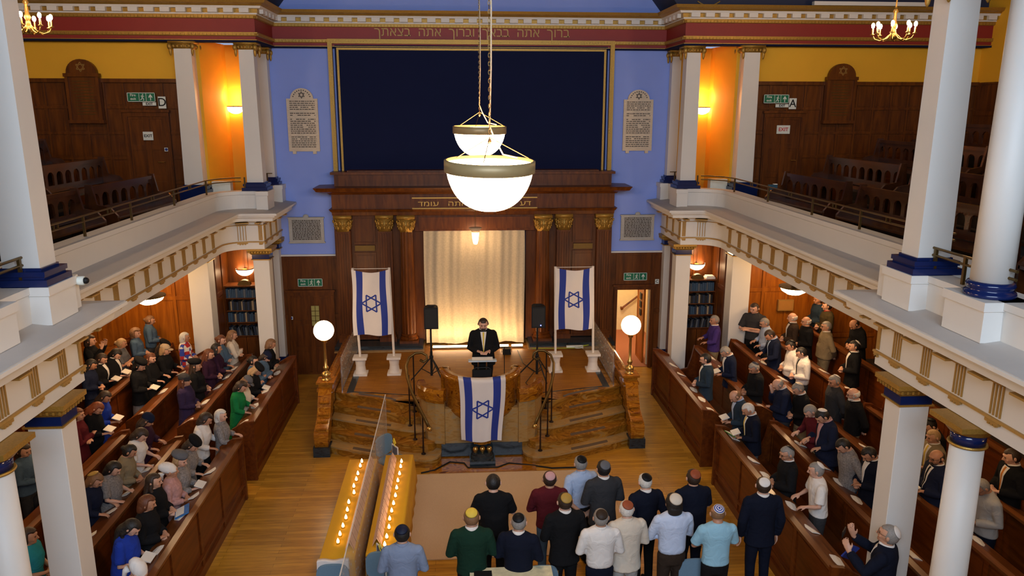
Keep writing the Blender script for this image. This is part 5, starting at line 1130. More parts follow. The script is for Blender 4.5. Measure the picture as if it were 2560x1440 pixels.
# people: (block, x, y, floor height, body height, heading, head pitch, lean, pose, garment, colours, hair, hat, extras, label)
PEOPLE=[
('W', -7.74, 15.19, 0.56, 1.62, -80, 5, 0, 'raise', 'top', 'black', 'black', 'bob', 'dkbrown', '', '', '', 'woman in black raising both hands to her face, half hidden under the gallery ledge'),
('W', -7.36, 15.64, 0.42, 1.6, -85, 20, 0, 'cross', 'tee', 'grey', 'dgrey', 'bun', 'blonde', '', '', '', 'woman with blonde hair tied up, sleeveless grey top, bare arms crossed'),
('W', -7.32, 15.05, 0.42, 1.6, -90, 40, 6, 'read', 'suit', 'black', 'black', 'bob', 'black', '', '', 'white', 'dark haired woman in black jacket over white shirt reading a prayer book'),
('W', -7.36, 14.69, 0.42, 1.58, -90, 25, 0, 'read', 'suit', 'black', 'black', 'long', 'dkbrown', '', '', 'white', 'woman with dark brown hair, black cardigan over a white frilled top'),
('W', -7.4, 14.32, 0.42, 1.58, -90, 25, 0, 'clasp', 'top', 'navy', 'navy', 'long', 'black', '', '', '', 'dark haired woman in navy with pale blue strap beside the gallery edge'),
('W', -7.35, 16.38, 0.42, 1.6, -80, 5, 0, 'clasp', 'top', 'denim', 'dgrey', 'curly', 'ltbrown', '', '', '', 'woman with curly light brown hair in a denim jacket and patterned scarf'),
('W', -7.37, 17.19, 0.42, 1.62, -70, 15, 0, 'clasp', 'shirt', 'denim', 'dgrey', 'bun', 'ltbrown', '', '', '', 'woman with top knot in a buttoned denim shirt, rearmost by wood panels'),
('W', -6.7, 15.88, 0.28, 1.58, -90, 35, 6, 'ledge', 'dress', 'black', 'black', 'long', 'dkbrown', 'beret', 'black', '', 'woman in black dress and flat black hat bending over the pew'),
('W', -6.57, 15.07, 0.28, 1.6, -90, 20, 0, 'ledge', 'dress', 'black', 'black', 'long', 'auburn', '', '', '', 'long haired woman in black dress leaning on the pew with bare forearms'),
('W', -6.48, 15.59, 0.28, 1.6, -90, 20, 0, 'ledge', 'coat', 'black', 'black', 'bob', 'blonde', 'cap', 'beige', '', 'woman in black coat, pale blue scarf and beige cap at the pew'),
('W', -6.37, 16.47, 0.28, 1.58, -90, 10, 0, 'clasp', 'top', 'checker', 'dgrey', 'bob', 'white', '', '', '', 'white haired woman in red, white and blue checkered sweater'),
('W', -6.57, 14.46, 0.28, 1.62, -90, 35, 0, 'read', 'suit', 'black', 'greypat', 'bob', 'black', 'beret', 'black', '', 'woman in black pillbox hat, black jacket and patterned grey skirt'),
('W', -5.51, 13.9, 0.14, 1.62, -90, 5, 0, 'clasp', 'coat', 'plum', 'plum', 'long', 'auburn', 'beanie', 'dgrey', '', 'woman in grey beanie and long dark purple coat'),
('W', -6.65, 13.0, 0.28, 1.6, -90, 35, 8, 'read', 'top', 'royal', 'royal', 'long', 'dkbrown', '', '', '', 'long brown haired woman in royal blue top with white flecks, reading'),
('W', -6.58, 12.51, 0.28, 1.6, -90, 40, 6, 'read', 'top', 'black', 'black', 'long', 'red', '', '', 'glasses', 'red haired woman with glasses in black top with green bag strap'),
('W', -6.61, 12.14, 0.28, 1.58, -80, 10, 0, 'cross', 'dress', 'maroon', 'maroon', 'bob', 'auburn', 'kippah', 'yellow', '', 'woman in maroon dress with yellow head cap, arms crossed by the pillar'),
('W', -5.66, 12.22, 0.14, 1.6, -90, 25, 4, 'ledge', 'coat', 'dplum', 'dplum', 'long', 'dkbrown', 'beanie', 'navy', '', 'woman in navy hat and dark purple coat behind the middle pew'),
('W', -5.51, 11.53, 0.14, 1.62, -90, 40, 10, 'ledge', 'tee', 'white', 'black', 'bob', 'dkbrown', '', '', '', 'brown haired woman in white blouse bowing over the pew'),
('W', -5.59, 14.74, 0.14, 1.62, -80, 10, 0, 'clasp', 'coat', 'black', 'black', 'long', 'dkbrown', 'beret', 'black', '', 'woman with long dark hair, black hat and black coat with scarf'),
('W', -5.52, 15.85, 0.14, 1.64, -80, 10, 0, 'ledge', 'dress', 'dplum', 'dplum', 'long', 'black', '', '', '', 'woman with long dark hair in a dark plum short sleeved dress'),
('W', -5.63, 16.5, 0.14, 1.62, -80, 15, 0, 'cross', 'top', 'denim', 'dgrey', 'bun', 'auburn', '', '', '', 'auburn haired woman in pale denim jacket, arms crossed by pillar'),
('W', -5.49, 16.85, 0.14, 1.62, -75, 15, 0, 'cross', 'top', 'cream', 'denim', 'long', 'ltbrown', '', '', '', 'woman with long light brown hair, cream top and blue jeans'),
('W', -4.66, 16.59, 0, 1.62, -85, 20, 4, 'cross', 'dress', 'black', 'black', 'bob', 'ltbrown', '', '', '', 'short haired woman in black dress in front of the far white pillar'),
('W', -4.65, 15.96, 0, 1.58, -85, 40, 4, 'cross', 'top', 'denim', 'dgrey', 'bob', 'dkbrown', 'beanie', 'navy', '', 'woman in navy head covering and dark denim jacket near far pillar'),
('W', -4.71, 15.6, 0, 1.6, -90, 10, 0, 'cross', 'top', 'denim', 'black', 'bun', 'black', '', '', '', 'black haired woman in blue denim jacket, hair tied behind'),
('W', -4.63, 15.11, 0, 1.6, -90, 40, 4, 'read', 'top', 'black', 'black', 'long', 'blonde', 'beret', 'black', '', 'blonde woman in wide black hat and black top'),
('W', -4.66, 14.43, 0, 1.6, -90, 40, 4, 'ledge', 'top', 'cream', 'dgrey', 'bob', 'ltbrown', 'cap', 'grey', 'glasses', 'woman with glasses and grey headband in white blouse'),
('W', -4.62, 13.95, 0, 1.62, -90, 35, 4, 'ledge', 'dress', 'green', 'green', 'bob', 'dkbrown', '', '', '', 'brown haired woman in long bright green dress'),
('W', -4.79, 12.4, 0, 1.62, -90, 25, 4, 'ledge', 'top', 'white', 'black', 'bob', 'dkbrown', '', '', '', 'woman in white patterned blouse and yellow hair band'),
('W', -4.51, 12.65, 0, 1.56, -85, 5, 0, 'ledge', 'dress', 'greypat', 'dgrey', 'bob', 'white', '', '', '', 'white haired woman in grey striped dress beside the pew end'),
('W', -4.75, 11.56, 0, 1.6, -90, 40, 4, 'ledge', 'coat', 'greypat', 'dgrey', 'bob', 'dkbrown', 'beret', 'black', '', 'woman in furry black hat and grey tweed coat'),
('W', -5.47, 11.04, 0.14, 1.6, -90, 25, 4, 'clasp', 'top', 'khaki', 'black', 'bun', 'black', '', '', '', 'dark haired woman with low bun in plain olive grey top'),
('W', -5.46, 10.47, 0.14, 1.6, -90, 35, 4, 'ledge', 'tee', 'greypat', 'denim', 'bob', 'black', '', '', '', 'dark haired woman in speckled grey floral blouse'),
('W', -5.56, 10.12, 0.14, 1.6, -90, 25, 4, 'ledge', 'top', 'navy', 'denim', 'bob', 'ltbrown', 'kippah', 'mustard', '', 'woman in mustard head scarf and navy cardigan by the near pillar'),
('W', -4.62, 10.58, 0, 1.6, -85, 5, 0, 'clasp', 'dress', 'pinkpat', 'pinkpat', 'bob', 'dkbrown', 'turban', 'white', '', 'woman in white turban and pink floral dress'),
('W', -4.62, 10.95, 0, 1.6, -90, 20, 0, 'read', 'top', 'greypat', 'navy', 'bob', 'blonde', 'beret', 'grey', '', 'woman in grey beret and black and white print top'),
('W', -4.69, 10.15, 0, 1.62, -85, 10, 0, 'clasp', 'coat', 'black', 'black', 'long', 'dkbrown', '', '', '', 'woman with long dark hair in black coat behind the pink floral dress'),
('W', -4.56, 9.52, 0, 1.62, -90, 20, 0, 'clasp', 'coat', 'black', 'black', 'bob', 'auburn', '', '', '', 'auburn haired woman in black top with open neck'),
('W', -4.65, 8.99, 0, 1.62, -90, 40, 4, 'read', 'tee', 'royal', 'royal', 'long', 'black', '', '', '', 'black haired woman in royal blue dress nearest the camera on the women side'),
('W', -4.15, 8.08, 0, 1.6, -90, 40, 0, 'read', 'top', 'navy', 'navy', 'bob', 'dkbrown', 'turban', 'white', '', 'woman in white head covering at the bottom left edge'),
('W', -5.58, 8.65, 0.14, 1.6, -90, 10, 0, 'clasp', 'tee', 'teal', 'teal', 'bob', 'dkbrown', '', '', '', 'woman in teal top between the two near left pillars'),
('W', -6.77, 10.83, 0.28, 1.6, -90, 20, 0, 'read', 'top', 'denim', 'dgrey', 'bob', 'dkbrown', '', '', '', 'person in slate blue seen beyond the round left column'),
('W', -5.58, 15.49, 0.14, 1.62, -90, 20, 0, 'clasp', 'dress', 'dplum', 'dplum', 'long', 'auburn', '', '', '', 'woman in dark maroon standing behind the long haired woman in plum'),
('R', 5.54, 16.93, 0.14, 1.75, 85, 10, 0, 'ledge', 'sweater', 'purple', 'khaki', 'short', 'grey', '', '', 'collar', 'man in purple sweater and khaki trousers by the bookcase'),
('R', 6.5, 16.98, 0.28, 1.9, 140, 15, 0, 'cross', 'polo', 'dgrey', 'black', 'short', 'dkbrown', '', '', '', 'tall man in dark polo shirt with crossed arms against the white pillar'),
('R', 6.61, 16.4, 0.28, 1.74, 85, 20, 4, 'ledge', 'shirt', 'ltblue', 'dgrey', 'short', 'grey', '', '', 'glasses', 'grey haired man with glasses in light blue striped shirt'),
('R', 6.35, 15.35, 0.28, 1.76, 85, 45, 8, 'ledge', 'suit', 'navy', 'dgrey', 'short', 'dkbrown', '', '', 'tieltblue', 'dark haired man bowing his head, navy suit with pale blue shirt and dark tie'),
('R', 7.11, 16.27, 0.42, 1.72, 80, 0, 0, 'clasp', 'suit', 'dbrown', 'dgrey', 'bald', 'white', '', '', 'white', 'bald elderly man in dark suit gazing towards the ark'),
('R', 7.28, 15.94, 0.42, 1.74, 85, 5, 0, 'clasp', 'coat', 'black', 'black', 'bald', 'white', '', '', 'glasses', 'bald man with white fringe in plain black coat'),
('R', 8.07, 17.09, 0.56, 1.76, 85, 5, 0, 'clasp', 'coat', 'dteal', 'dgrey', 'short', 'dkbrown', '', '', '', 'man in quilted dark blue body warmer, topmost by the gallery edge'),
('R', 8.11, 16.71, 0.56, 1.7, 85, 10, 0, 'clasp', 'coat', 'olive', 'dgrey', 'short', 'dkbrown', '', '', 'red', 'man in dark olive jacket with red collar beside the quilted body warmer'),
('R', 7.53, 15.52, 0.42, 1.72, 80, 5, 0, 'back', 'sweater', 'khaki', 'khaki', 'short', 'grey', '', '', 'glassescollar', 'stout elderly man in grey green sweater and glasses'),
('R', 6.44, 14.7, 0.28, 1.7, 85, 35, 0, 'clasp', 'shirt', 'white', 'navy', 'short', 'black', 'kippah', 'black', '', 'teenage boy in white shirt bowing behind another boy'),
('R', 6.45, 14.21, 0.28, 1.7, 85, 25, 0, 'clasp', 'shirt', 'white', 'dgrey', 'short', 'black', '', '', 'darktie', 'teenage boy in white shirt with thin dark tie'),
('R', 7.42, 14.1, 0.42, 1.74, 75, 10, 0, 'clasp', 'suit', 'black', 'black', 'short', 'black', 'kippah', 'white', 'white', 'young man in black suit, open white shirt and white skullcap'),
('R', 8.16, 15.31, 0.56, 1.72, 90, 45, 4, 'clasp', 'coat', 'black', 'black', 'bald', 'dkbrown', '', '', '', 'balding man in black looking down below the gallery fascia'),
('R', 4.6, 14.55, 0, 1.75, 80, 15, 0, 'clasp', 'suit', 'dteal', 'black', 'short', 'black', '', '', 'whitebeardglasses', 'bearded young man with glasses in dark blue grey suit, open white shirt'),
('R', 5.23, 14.9, 0.14, 1.72, 90, 40, 4, 'read', 'suit', 'navy', 'navy', 'short', 'grey', '', '', 'white', 'grey haired man in navy suit with bowed head holding papers'),
('R', 5.32, 13.79, 0.14, 1.72, 90, 25, 0, 'clasp', 'coat', 'black', 'black', 'short', 'grey', 'kippah', 'navy', '', 'man in long black coat with dark blue skullcap'),
('R', 5.53, 12.92, 0.14, 1.72, 85, 40, 4, 'chin', 'sweater', 'navy', 'dgrey', 'bald', 'grey', '', '', 'collar', 'balding man in navy sweater resting his chin on one hand'),
('R', 5.76, 12.64, 0.14, 1.74, 90, 35, 4, 'clasp', 'sweater', 'black', 'khaki', 'short', 'grey', 'kippah', 'cream', 'collar', 'man in black sweater and cream patterned skullcap with khaki trousers'),
('R', 6.28, 12.56, 0.28, 1.74, 85, 20, 0, 'back', 'coat', 'dgrey', 'dgrey', 'short', 'grey', 'kippah', 'white', '', 'man in slate grey jacket with dark scarf and white skullcap'),
('R', 6.31, 11.91, 0.28, 1.72, 85, 15, 0, 'back', 'sweater', 'black', 'khaki', 'bald', 'white', '', '', 'collarglassesbeard', 'bald man with white beard and glasses in black sweater'),
('R', 4.68, 12.77, 0, 1.74, 90, 45, 6, 'read', 'suit', 'dteal', 'dgrey', 'bald', 'ltbrown', '', '', 'ltbluebeard', 'balding bearded man in blue grey suit with head bowed'),
('R', 4.65, 12.08, 0, 1.74, 85, 35, 6, 'read', 'suit', 'dnavy', 'grey', 'short', 'white', '', '', 'yellow', 'white haired man in navy blazer and grey trousers holding papers'),
('R', 5.55, 11.65, 0.14, 1.7, 90, 45, 8, 'ledge', 'sweater', 'maroon', 'khaki', 'short', 'grey', '', '', 'collar', 'short grey haired man in maroon sweater leaning on the pew'),
('R', 5.58, 11.28, 0.14, 1.76, 90, 40, 4, 'ledge', 'suit', 'navy', 'navy', 'short', 'black', 'kippah', 'white', 'pink', 'dark haired man in navy blazer and pink shirt with white satin skullcap'),
('R', 4.48, 10.31, 0, 1.72, 80, 15, 0, 'clasp', 'coat', 'black', 'black', 'short', 'grey', 'kippah', 'black', 'collarglasses', 'grey haired man with glasses in black coat with yellow ribbon'),
('R', 4.72, 9.74, 0, 1.72, 80, 10, 6, 'ledge', 'tee', 'white', 'dgrey', 'short', 'grey', 'kippah', 'white', '', 'man in white t shirt leaning both hands on the front pew'),
('R', 5.44, 10.31, 0.14, 1.72, 90, 40, 4, 'back', 'top', 'greypat', 'denim', 'short', 'black', '', '', '', 'man in crumpled grey blue striped shirt and jeans'),
('R', 5.6, 9.98, 0.14, 1.72, 90, 40, 0, 'clasp', 'suit', 'dnavy', 'navy', 'short', 'black', '', '', 'whitebeard', 'dark bearded man in navy partly behind the near right pillar'),
('R', 3.65, 9.21, 0, 1.78, 0, 10, 0, 'down', 'suit', 'dnavy', 'dnavy', 'short', 'dkbrown', 'kippah', 'white', 'collar', 'man in navy suit and white skullcap seen from behind beside the front pew'),
('R', 4.59, 7.83, 0, 1.84, 50, -10, 0, 'phone', 'suit', 'dnavy', 'dnavy', 'short', 'grey', 'kippah', 'white', 'glasseswhite', 'man in dark suit photographing with a phone in front of the near pillar'),
('R', 6.25, 9.49, 0.28, 1.72, 85, 15, 0, 'read', 'suit', 'navy', 'dnavy', 'bald', 'dkbrown', '', '', 'darktieglasseswhitebeard', 'bearded balding man with glasses and navy suit between near pillar and round column'),
('R', 6.89, 10.61, 0.28, 1.72, 90, 40, 0, 'clasp', 'coat', 'black', 'black', 'short', 'black', 'kippah', 'black', '', 'man in black hat far under the gallery between the near columns'),
('R', 6.71, 10.29, 0.28, 1.66, 90, 20, 0, 'clasp', 'suit', 'khaki', 'dgrey', 'short', 'blonde', '', '', 'yellow', 'fair haired man in olive jacket and yellow tie between the near columns'),
('R', 6.45, 8.68, 0.28, 1.72, 90, 40, 4, 'clasp', 'sweater', 'ltgrey', 'dnavy', 'short', 'grey', '', '', 'glasses', 'grey haired man in light grey sweater right of the round column'),
('R', 7.08, 9.14, 0.42, 1.74, 85, 20, 0, 'clasp', 'suit', 'black', 'black', 'short', 'dkbrown', '', '', 'whiteorange', 'man in black suit and orange tie at the right edge'),
('C', -1.12, 8.41, 0, 1.74, 0, 15, 0, 'clasp', 'shirt', 'bluegrey', 'navy', 'short', 'black', 'kippah', 'navy', '', 'man in slate blue shirt and dark skullcap standing beside the candle tables'),
('C', -0.28, 8.63, 0, 1.76, 0, 12, 0, 'clasp', 'sweater', 'dgreen', 'black', 'short', 'ltbrown', 'kippah', 'yellow', 'collar', 'man in dark green sweater with yellow skullcap'),
('C', 0.03, 9.52, 0, 1.76, 0, 15, 0, 'cross', 'tee', 'black', 'black', 'short', 'black', '', '', '', 'man in black top and black trousers with no skullcap'),
('C', 0.3, 8.59, 0, 1.7, -12, 15, 0, 'clasp', 'suit', 'dnavy', 'dnavy', 'short', 'grey', 'kippah', 'black', 'collar', 'grey haired man in dark navy suit and black skullcap'),
('C', 0.82, 9.71, 0, 1.74, 0, 10, 0, 'cross', 'sweater', 'maroon', 'denim', 'short', 'dkbrown', 'kippah', 'pink', '', 'man in maroon sweater and blue jeans with pink skullcap'),
('C', 0.93, 8.96, 0, 1.8, 10, 10, 0, 'clasp', 'suit', 'black', 'black', 'short', 'dkbrown', 'kippah', 'mustard', 'collar', 'tall man in black suit with tan skullcap'),
('C', 1.33, 10.15, 0, 1.74, 15, 15, 0, 'back', 'shirtss', 'ltblue', 'black', 'short', 'grey', 'kippah', 'black', '', 'man in pale blue short sleeved shirt with hands clasped behind his back'),
('C', 1.6, 9.85, 0, 1.8, 10, 10, 0, 'clasp', 'suit', 'dgrey', 'dnavy', 'short', 'black', 'kippah', 'grey', 'collar', 'dark haired man in charcoal suit with grey skullcap'),
('C', 2.13, 9.54, 0, 1.74, 15, 15, 0, 'back', 'suit', 'dnavy', 'black', 'short', 'white', 'kippah', 'black', 'collar', 'white haired man in dark suit with small black skullcap and hands behind him'),
('C', 2.78, 9.5, 0, 1.78, 8, 10, 0, 'cross', 'polo', 'dnavy', 'dnavy', 'short', 'dkbrown', 'kippah', 'rust', '', 'man in navy polo and trousers with rust coloured skullcap'),
('C', 1.34, 8.64, 0, 1.7, 0, 10, 0, 'clasp', 'shirt', 'white', 'dnavy', 'short', 'grey', 'kippah', 'dbrown', 'collar', 'grey haired man in white shirt with dark brown skullcap'),
('C', 1.71, 8.81, 0, 1.72, 8, 12, 0, 'clasp', 'longshirt', 'cream', 'ltgrey', 'short', 'white', 'kippah', 'rust', '', 'white haired man in long loose off white shirt with brown skullcap'),
('C', 2.32, 8.83, 0, 1.78, 5, 10, 0, 'cross', 'shirt', 'palebl', 'dbrown', 'bob', 'black', 'kippah', 'cream', '', 'man with long black hair in pale blue shirt with cream skullcap'),
('C', 2.84, 8.64, 0, 1.74, 0, 12, 0, 'cross', 'tee', 'sky', 'black', 'bald', 'ltbrown', 'kippah', 'ringblue', '', 'man in sky blue t shirt with blue and white ringed skullcap'),
('C', 0.06, 14.48, 0.85, 1.76, 180, 15, 0, 'read', 'suit', 'black', 'black', 'short', 'dkbrown', '', '', 'yellowtiebeard', 'bearded man in black suit and yellow tie speaking at the lectern'),
]
# ================================================================ people
C_ = dict(black=(.008, .008, .009), dgrey=(.035, .035, .038), grey=(.11, .11, .12), ltgrey=(.34, .33, .31), navy=(.010, .014, .035), dnavy=(.006, .008, .018), royal=(.015, .04, .30), denim=(.07, .12, .19), plum=(.035, .022, .06), dplum=(.035, .012, .028),
          maroon=(.09, .010, .014), green=(.01, .16, .045), dgreen=(.008, .030, .018), cream=(.60, .52, .42), white=(.70, .66, .62), khaki=(.22, .17, .10), teal=(.02, .22, .26), dteal=(.02, .035, .055), purple=(.055, .03, .16), ltblue=(.36, .44, .60), palebl=(.50, .57, .72), sky=(.28, .50, .62),
          bluegrey=(.20, .25, .36), dbrown=(.035, .022, .015), olive=(.06, .045, .02), yellow=(.62, .44, .06), mustard=(.36, .22, .05), pink=(.50, .28, .28), rust=(.28, .07, .03), red=(.35, .02, .02), beige=(.45, .34, .22), orange=(.5, .18, .03), ringblue=(.35, .42, .6))
HC = dict(black=(.008, .006, .005), dkbrown=(.03, .015, .008), auburn=(.12, .035, .012), red=(.18, .04, .01), ltbrown=(.20, .10, .045), blonde=(.42, .26, .12), grey=(.24, .22, .20), white=(.60, .56, .50), )
MC = {}
def pmat(kind, c):
    k = (kind, c)
    if k in MC: return MC[k]
    if c == 'checker':
        m, nt, b = newmat('checkered_knit'); tc = nt.nodes.new('ShaderNodeTexCoord'); v = nt.nodes.new('ShaderNodeTexVoronoi'); v.inputs['Scale'].default_value = 13; v.feature = 'F1'; v.distance = 'CHEBYCHEV'; v.inputs['Randomness'].default_value = .15
        nt.links.new(tc.outputs['Object'], v.inputs['Vector']); sp = nt.nodes.new('ShaderNodeSeparateColor'); nt.links.new(v.outputs['Color'], sp.inputs[0]); r = ramp(nt, sp.outputs[0], [(0, (.45, .02, .02)), (.33, (.7, .66, .6)), (.66, (.03, .06, .35))]); r.color_ramp.interpolation = 'CONSTANT'; nt.links.new(r.outputs[0], b.inputs['Base Color']); b.inputs['Roughness'].default_value = .9
    elif c == 'greypat': m = mat('speckled_grey_fabric', (.20, .18, .17), .9, var=.9, scale=45)
    elif c == 'pinkpat': m = mat('pink_floral_fabric', (.42, .22, .20), .9, var=.45, scale=30)
    elif kind == 'hair': m = mat('hair_' + c, HC[c], .55, var=.35, scale=60, bump=.5)
    elif kind == 'skin': m = mat('skin_%d' % c, ((.52, .27, .17), (.44, .21, .12), (.58, .32, .22))[c], .5, var=.06, scale=20)
    else:
        m = mat('fabric_' + c, C_[c], .9 if kind != 'satin' else .45, var=.10, scale=7, bump=.9 if kind != 'satin' else 0, spec=.12)
        for nd in m.node_tree.nodes:
            if nd.type == 'BUMP': nd.inputs['Distance'].default_value = .02
            if nd.type == 'TEX_NOISE': nd.inputs['Distortion'].default_value = 1.2; nd.inputs['Detail'].default_value = 2
    MC[k] = m; return m
EYE = mat('eye_dark', (.03, .02, .015), .3); LIP = mat('lip', (.34, .11, .08), .5); GLASSF = mat('spectacle_frame', (.02, .015, .01), .3)

SK = dict(hip=(.09, 0, .93), knee=(.10, .015, .50), ank=(.10, -.02, .085), sh=(.185, -.005, 1.415))
def lerp(a, b, t): return tuple(a[i] + (b[i] - a[i]) * t for i in range(3))
POSE = {   # elbow, wrist, hand direction (right arm; mirrored for the left unless a pair is given)
    'down': ((.235, -.03, 1.13), (.245, .04, .88), (.0, .15, -1)),
    'ledge': ((.25, .06, 1.17), (.19, .20, 1.14), (-.25, .95, -.12)),
    'read': ((.235, .02, 1.13), (.10, .21, 1.12), (-.55, .8, .05)),
    'clasp': ((.24, .0, 1.15), (.075, .20, 1.12), (-.9, .25, -.2)),
    'back': ((.245, -.10, 1.13), (.08, -.19, .96), (-.85, -.1, -.4)),
    'cross': (((.245, .08, 1.14), (-.06, .215, 1.20), (-1, -.1, .15)), ((-.245, .08, 1.13), (.07, .195, 1.15), (1, .0, .1))),
    'chin': (((.22, .14, 1.16), (.05, .17, 1.42), (-.1, .1, 1)), ((-.24, .08, 1.13), (.03, .22, 1.13), (1, .1, .0))),
    'raise': (((.27, .10, 1.20), (.15, .26, 1.47), (-.3, .2, 1)), ((-.27, .10, 1.20), (-.15, .26, 1.47), (.3, .2, 1))),
    'phone': (((.24, .16, 1.24), (.13, .36, 1.40), (-.3, .3, 1)), ((-.24, .14, 1.22), (-.12, .34, 1.33), (.3, .5, .8))),
}
def arms(pose):
    p = POSE[pose]
    if isinstance(p[0][0], tuple): return [(1, *p[0]), (-1, *p[1])]
    e, w, d = p; return [(1, e, w, d), (-1, (-e[0], e[1], e[2]), (-w[0], w[1], w[2]), (-d[0], d[1], d[2]))]
def hand(m, w, d, side, k=1.0):
    w = Vector(w); d = Vector(d).normalized(); upv = Vector((0, 0, 1)) if abs(d.z) < .8 else Vector((0, 1, 0))
    wd = d.cross(upv).normalized() if abs(d.z) < .8 else Vector((0, 1, 0)).cross(d).normalized()
    if abs(d.z) >= .8: wd = Vector((0, 1, 0)) - d * d.y; wd.normalize()
    n = wd.cross(d).normalized()
    if n.z > 0 and abs(d.z) < .8: n = -n      # palm faces down
    rg = []
    for t, a, b in ((-.01, .026, .022), (.03, .034, .017), (.065, .04, .015), (.088, .038, .012)):
        c = w + d * t; rg.append([tuple(c + wd * (a * math.cos(q)) + n * (b * math.sin(q))) for q in [2 * PI * i / 10 for i in range(10)]])
    m.rings(rg)
    for i, (L) in enumerate((.066, .076, .072, .056)):
        u = (-.0295 + .0197 * i); b = w + d * .082 + wd * u * 1.0
        p1 = b + d * L * .45 + n * .008 + wd * u * .12; p2 = b + d * L * .8 + n * .026 + wd * u * .16; p3 = b + d * L * .92 + n * .046 + wd * u * .16
        m.tube([b, p1, p2, p3], [.0088, .0085, .0078, .006], 7)
    sgn = -1
    b = w + d * .025 + wd * (sgn * .028); m.tube([b, b + d * .03 + wd * (sgn * .026) + n * .008, b + d * .06 + wd * (sgn * .03) + n * .022], [.012, .0105, .008], 7)
def body_mb(pose, fem, big):
    m = MB(); w = .95 if fem else 1.09; b = 1.12 if big else 1.0
    m.loft([(0, 0, .88, .15 * b, .10 * b), (0, 0, .98, .15 * b, .10 * b), (0, 0, 1.10, .13 * b, .095 * b), (0, .0, 1.24, .145 * w * b, .105 * b), (0, 0, 1.34, .175 * w, .11), (0, -.005, 1.42, .175 * w, .09), (0, -.01, 1.465, .12 * w, .07), (0, -.005, 1.50, .055, .058)], 24)
    m.tube([(0, -.01, 1.42), (0, 0, 1.50), (0, .015, 1.55)], [.066 * w, .058 * w, .054 * w], 14)
    hz = 1.605
    m.ell((0, .010, hz + .006), (.083, .096, .098), 24); m.ell((0, .045, hz - .055), (.058, .058, .055), 18); m.ell((0, .078, hz - .080), (.028, .026, .022), 12)
    m.tube([(0, .098, hz + .018), (0, .112, hz - .008), (0, .126, hz - .026), (0, .108, hz - .036)], [.010, .012, .0145, .010], 8)
    m.ell((0, .098, hz + .034), (.05, .014, .012), 12)
    for s in (-1, 1):
        m.ell((s * .097, -.005, hz - .004), (.013, .020, .032), 10); m.ell((s * .042, .075, hz - .03), (.024, .02, .022), 10)
        h, k, a = (s * .085, 0, .93), (s * .095, .015, .50), (s * .095, -.02, .09)
        m.tube([h, lerp(h, k, .5), k, lerp(k, a, .35), a], [.082 * b, .068 * b, .052, .055, .036], 14)
        m.tube([(s * .095, -.07, .045), (s * .097, .02, .05), (s * .105, .12, .03), (s * .108, .17, .025)], [.032, .036, .034, .02], 10)
    for s, e, wr, d in arms(pose):
        sh = (s * .170 * w, -.005, 1.412); m.ell(sh, (.055, .055, .055), 12)
        e = (e[0] * (w if abs(e[0]) > .15 else 1), e[1], e[2])
        m.tube([sh, lerp(sh, e, .5), e, lerp(e, wr, .35), wr], [.05, .043, .036, .034, .024], 12); hand(m, wr, d, s)
    return m
def garment_mb(kind, pose, fem, big):
    m = MB(); w = .95 if fem else 1.09; b = 1.16 if big else 1.0
    hem = dict(suit=.80, coat=.52, sweater=.90, shirt=.96, shirtss=.96, longshirt=.80, tee=.93, polo=.93, top=.88, dress=.42)[kind]
    ease = dict(suit=.024, coat=.032, sweater=.022, shirt=.018, shirtss=.018, longshirt=.03, tee=.016, polo=.016, top=.018, dress=.016)[kind]
    bust = .022 if fem else 0
    R_ = []
    zs = [hem]
    if hem < .7: zs += [.70]
    if hem < .9: zs += [.90]
    def tor(z):
        T = [(.40, .21, .17, 0), (.52, .20, .16, 0), (.70, .19, .145, 0), (.88, .172, .118, 0), (1.0, .158, .108, 0), (1.10, .142, .10, 0), (1.24, .155 * w, .108 + bust, bust * .6), (1.34, .178 * w, .114 + bust * .6, bust * .4), (1.42, .188 * w, .096, -.005), (1.455, .158 * w, .086, -.01), (1.485, .105 * w, .074, -.005), (1.503, .064, .060, -.002)]
        for i in range(len(T) - 1):
            if T[i][0] <= z <= T[i + 1][0]:
                f = (z - T[i][0]) / (T[i + 1][0] - T[i][0]); return [T[i][j] + (T[i + 1][j] - T[i][j]) * f for j in (1, 2, 3)]
        return T[0][1:] if z < .4 else T[-1][1:]
    zz = [z for z in (.42, .52, .60, .70, .80, .88, .93, .96, 1.0, 1.05, 1.10, 1.17, 1.24, 1.34, 1.42, 1.455, 1.485, 1.503) if z >= hem]
    if hem not in zz: zz = [hem] + zz
    prof = []
    for z in zz:
        rx, ry, cy = tor(z); e = ease * (1 if z < 1.4 else max(.1, (1.50 - z) / .1))
        if kind in ('suit', 'coat', 'sweater', 'longshirt', 'polo', 'tee', 'shirt', 'shirtss') and not fem:   # straighter waist
            if .95 < z < 1.2: rx = max(rx, .157); ry = max(ry, .108)
        bb = b if z < 1.3 else 1.03 if big else 1
        if kind in ('dress', 'coat') and z < .8: rx = rx * (.9 if not fem else 1)
        if kind in ('shirt', 'shirtss') and z == hem: e = .004
        rx = rx * bb + e; ry = ry * bb + e + (.03 if big and .9 < z < 1.2 else 0)
        prof.append((0, cy, z, rx, ry))
    m.loft(prof, 28)
    short = kind in ('tee', 'polo', 'shirtss')
    for s, e, wr, d in arms(pose):
        sh = (s * .170 * w, -.005, 1.410); m.ell(sh, (.052 + ease * .5,) * 3, 12)
        e = (e[0] * (w if abs(e[0]) > .15 else 1), e[1], e[2]); q = ease * .7
        if short: m.tube([sh, lerp(sh, e, .4), lerp(sh, e, .85)], [.056 + q, .056 + q, .058 + q], 14)
        else: m.tube([sh, lerp(sh, e, .5), e, lerp(e, wr, .4), lerp(e, wr, .93)], [.055 + q, .051 + q, .046 + q, .043 + q, .034 + q], 14)
    return m, prof
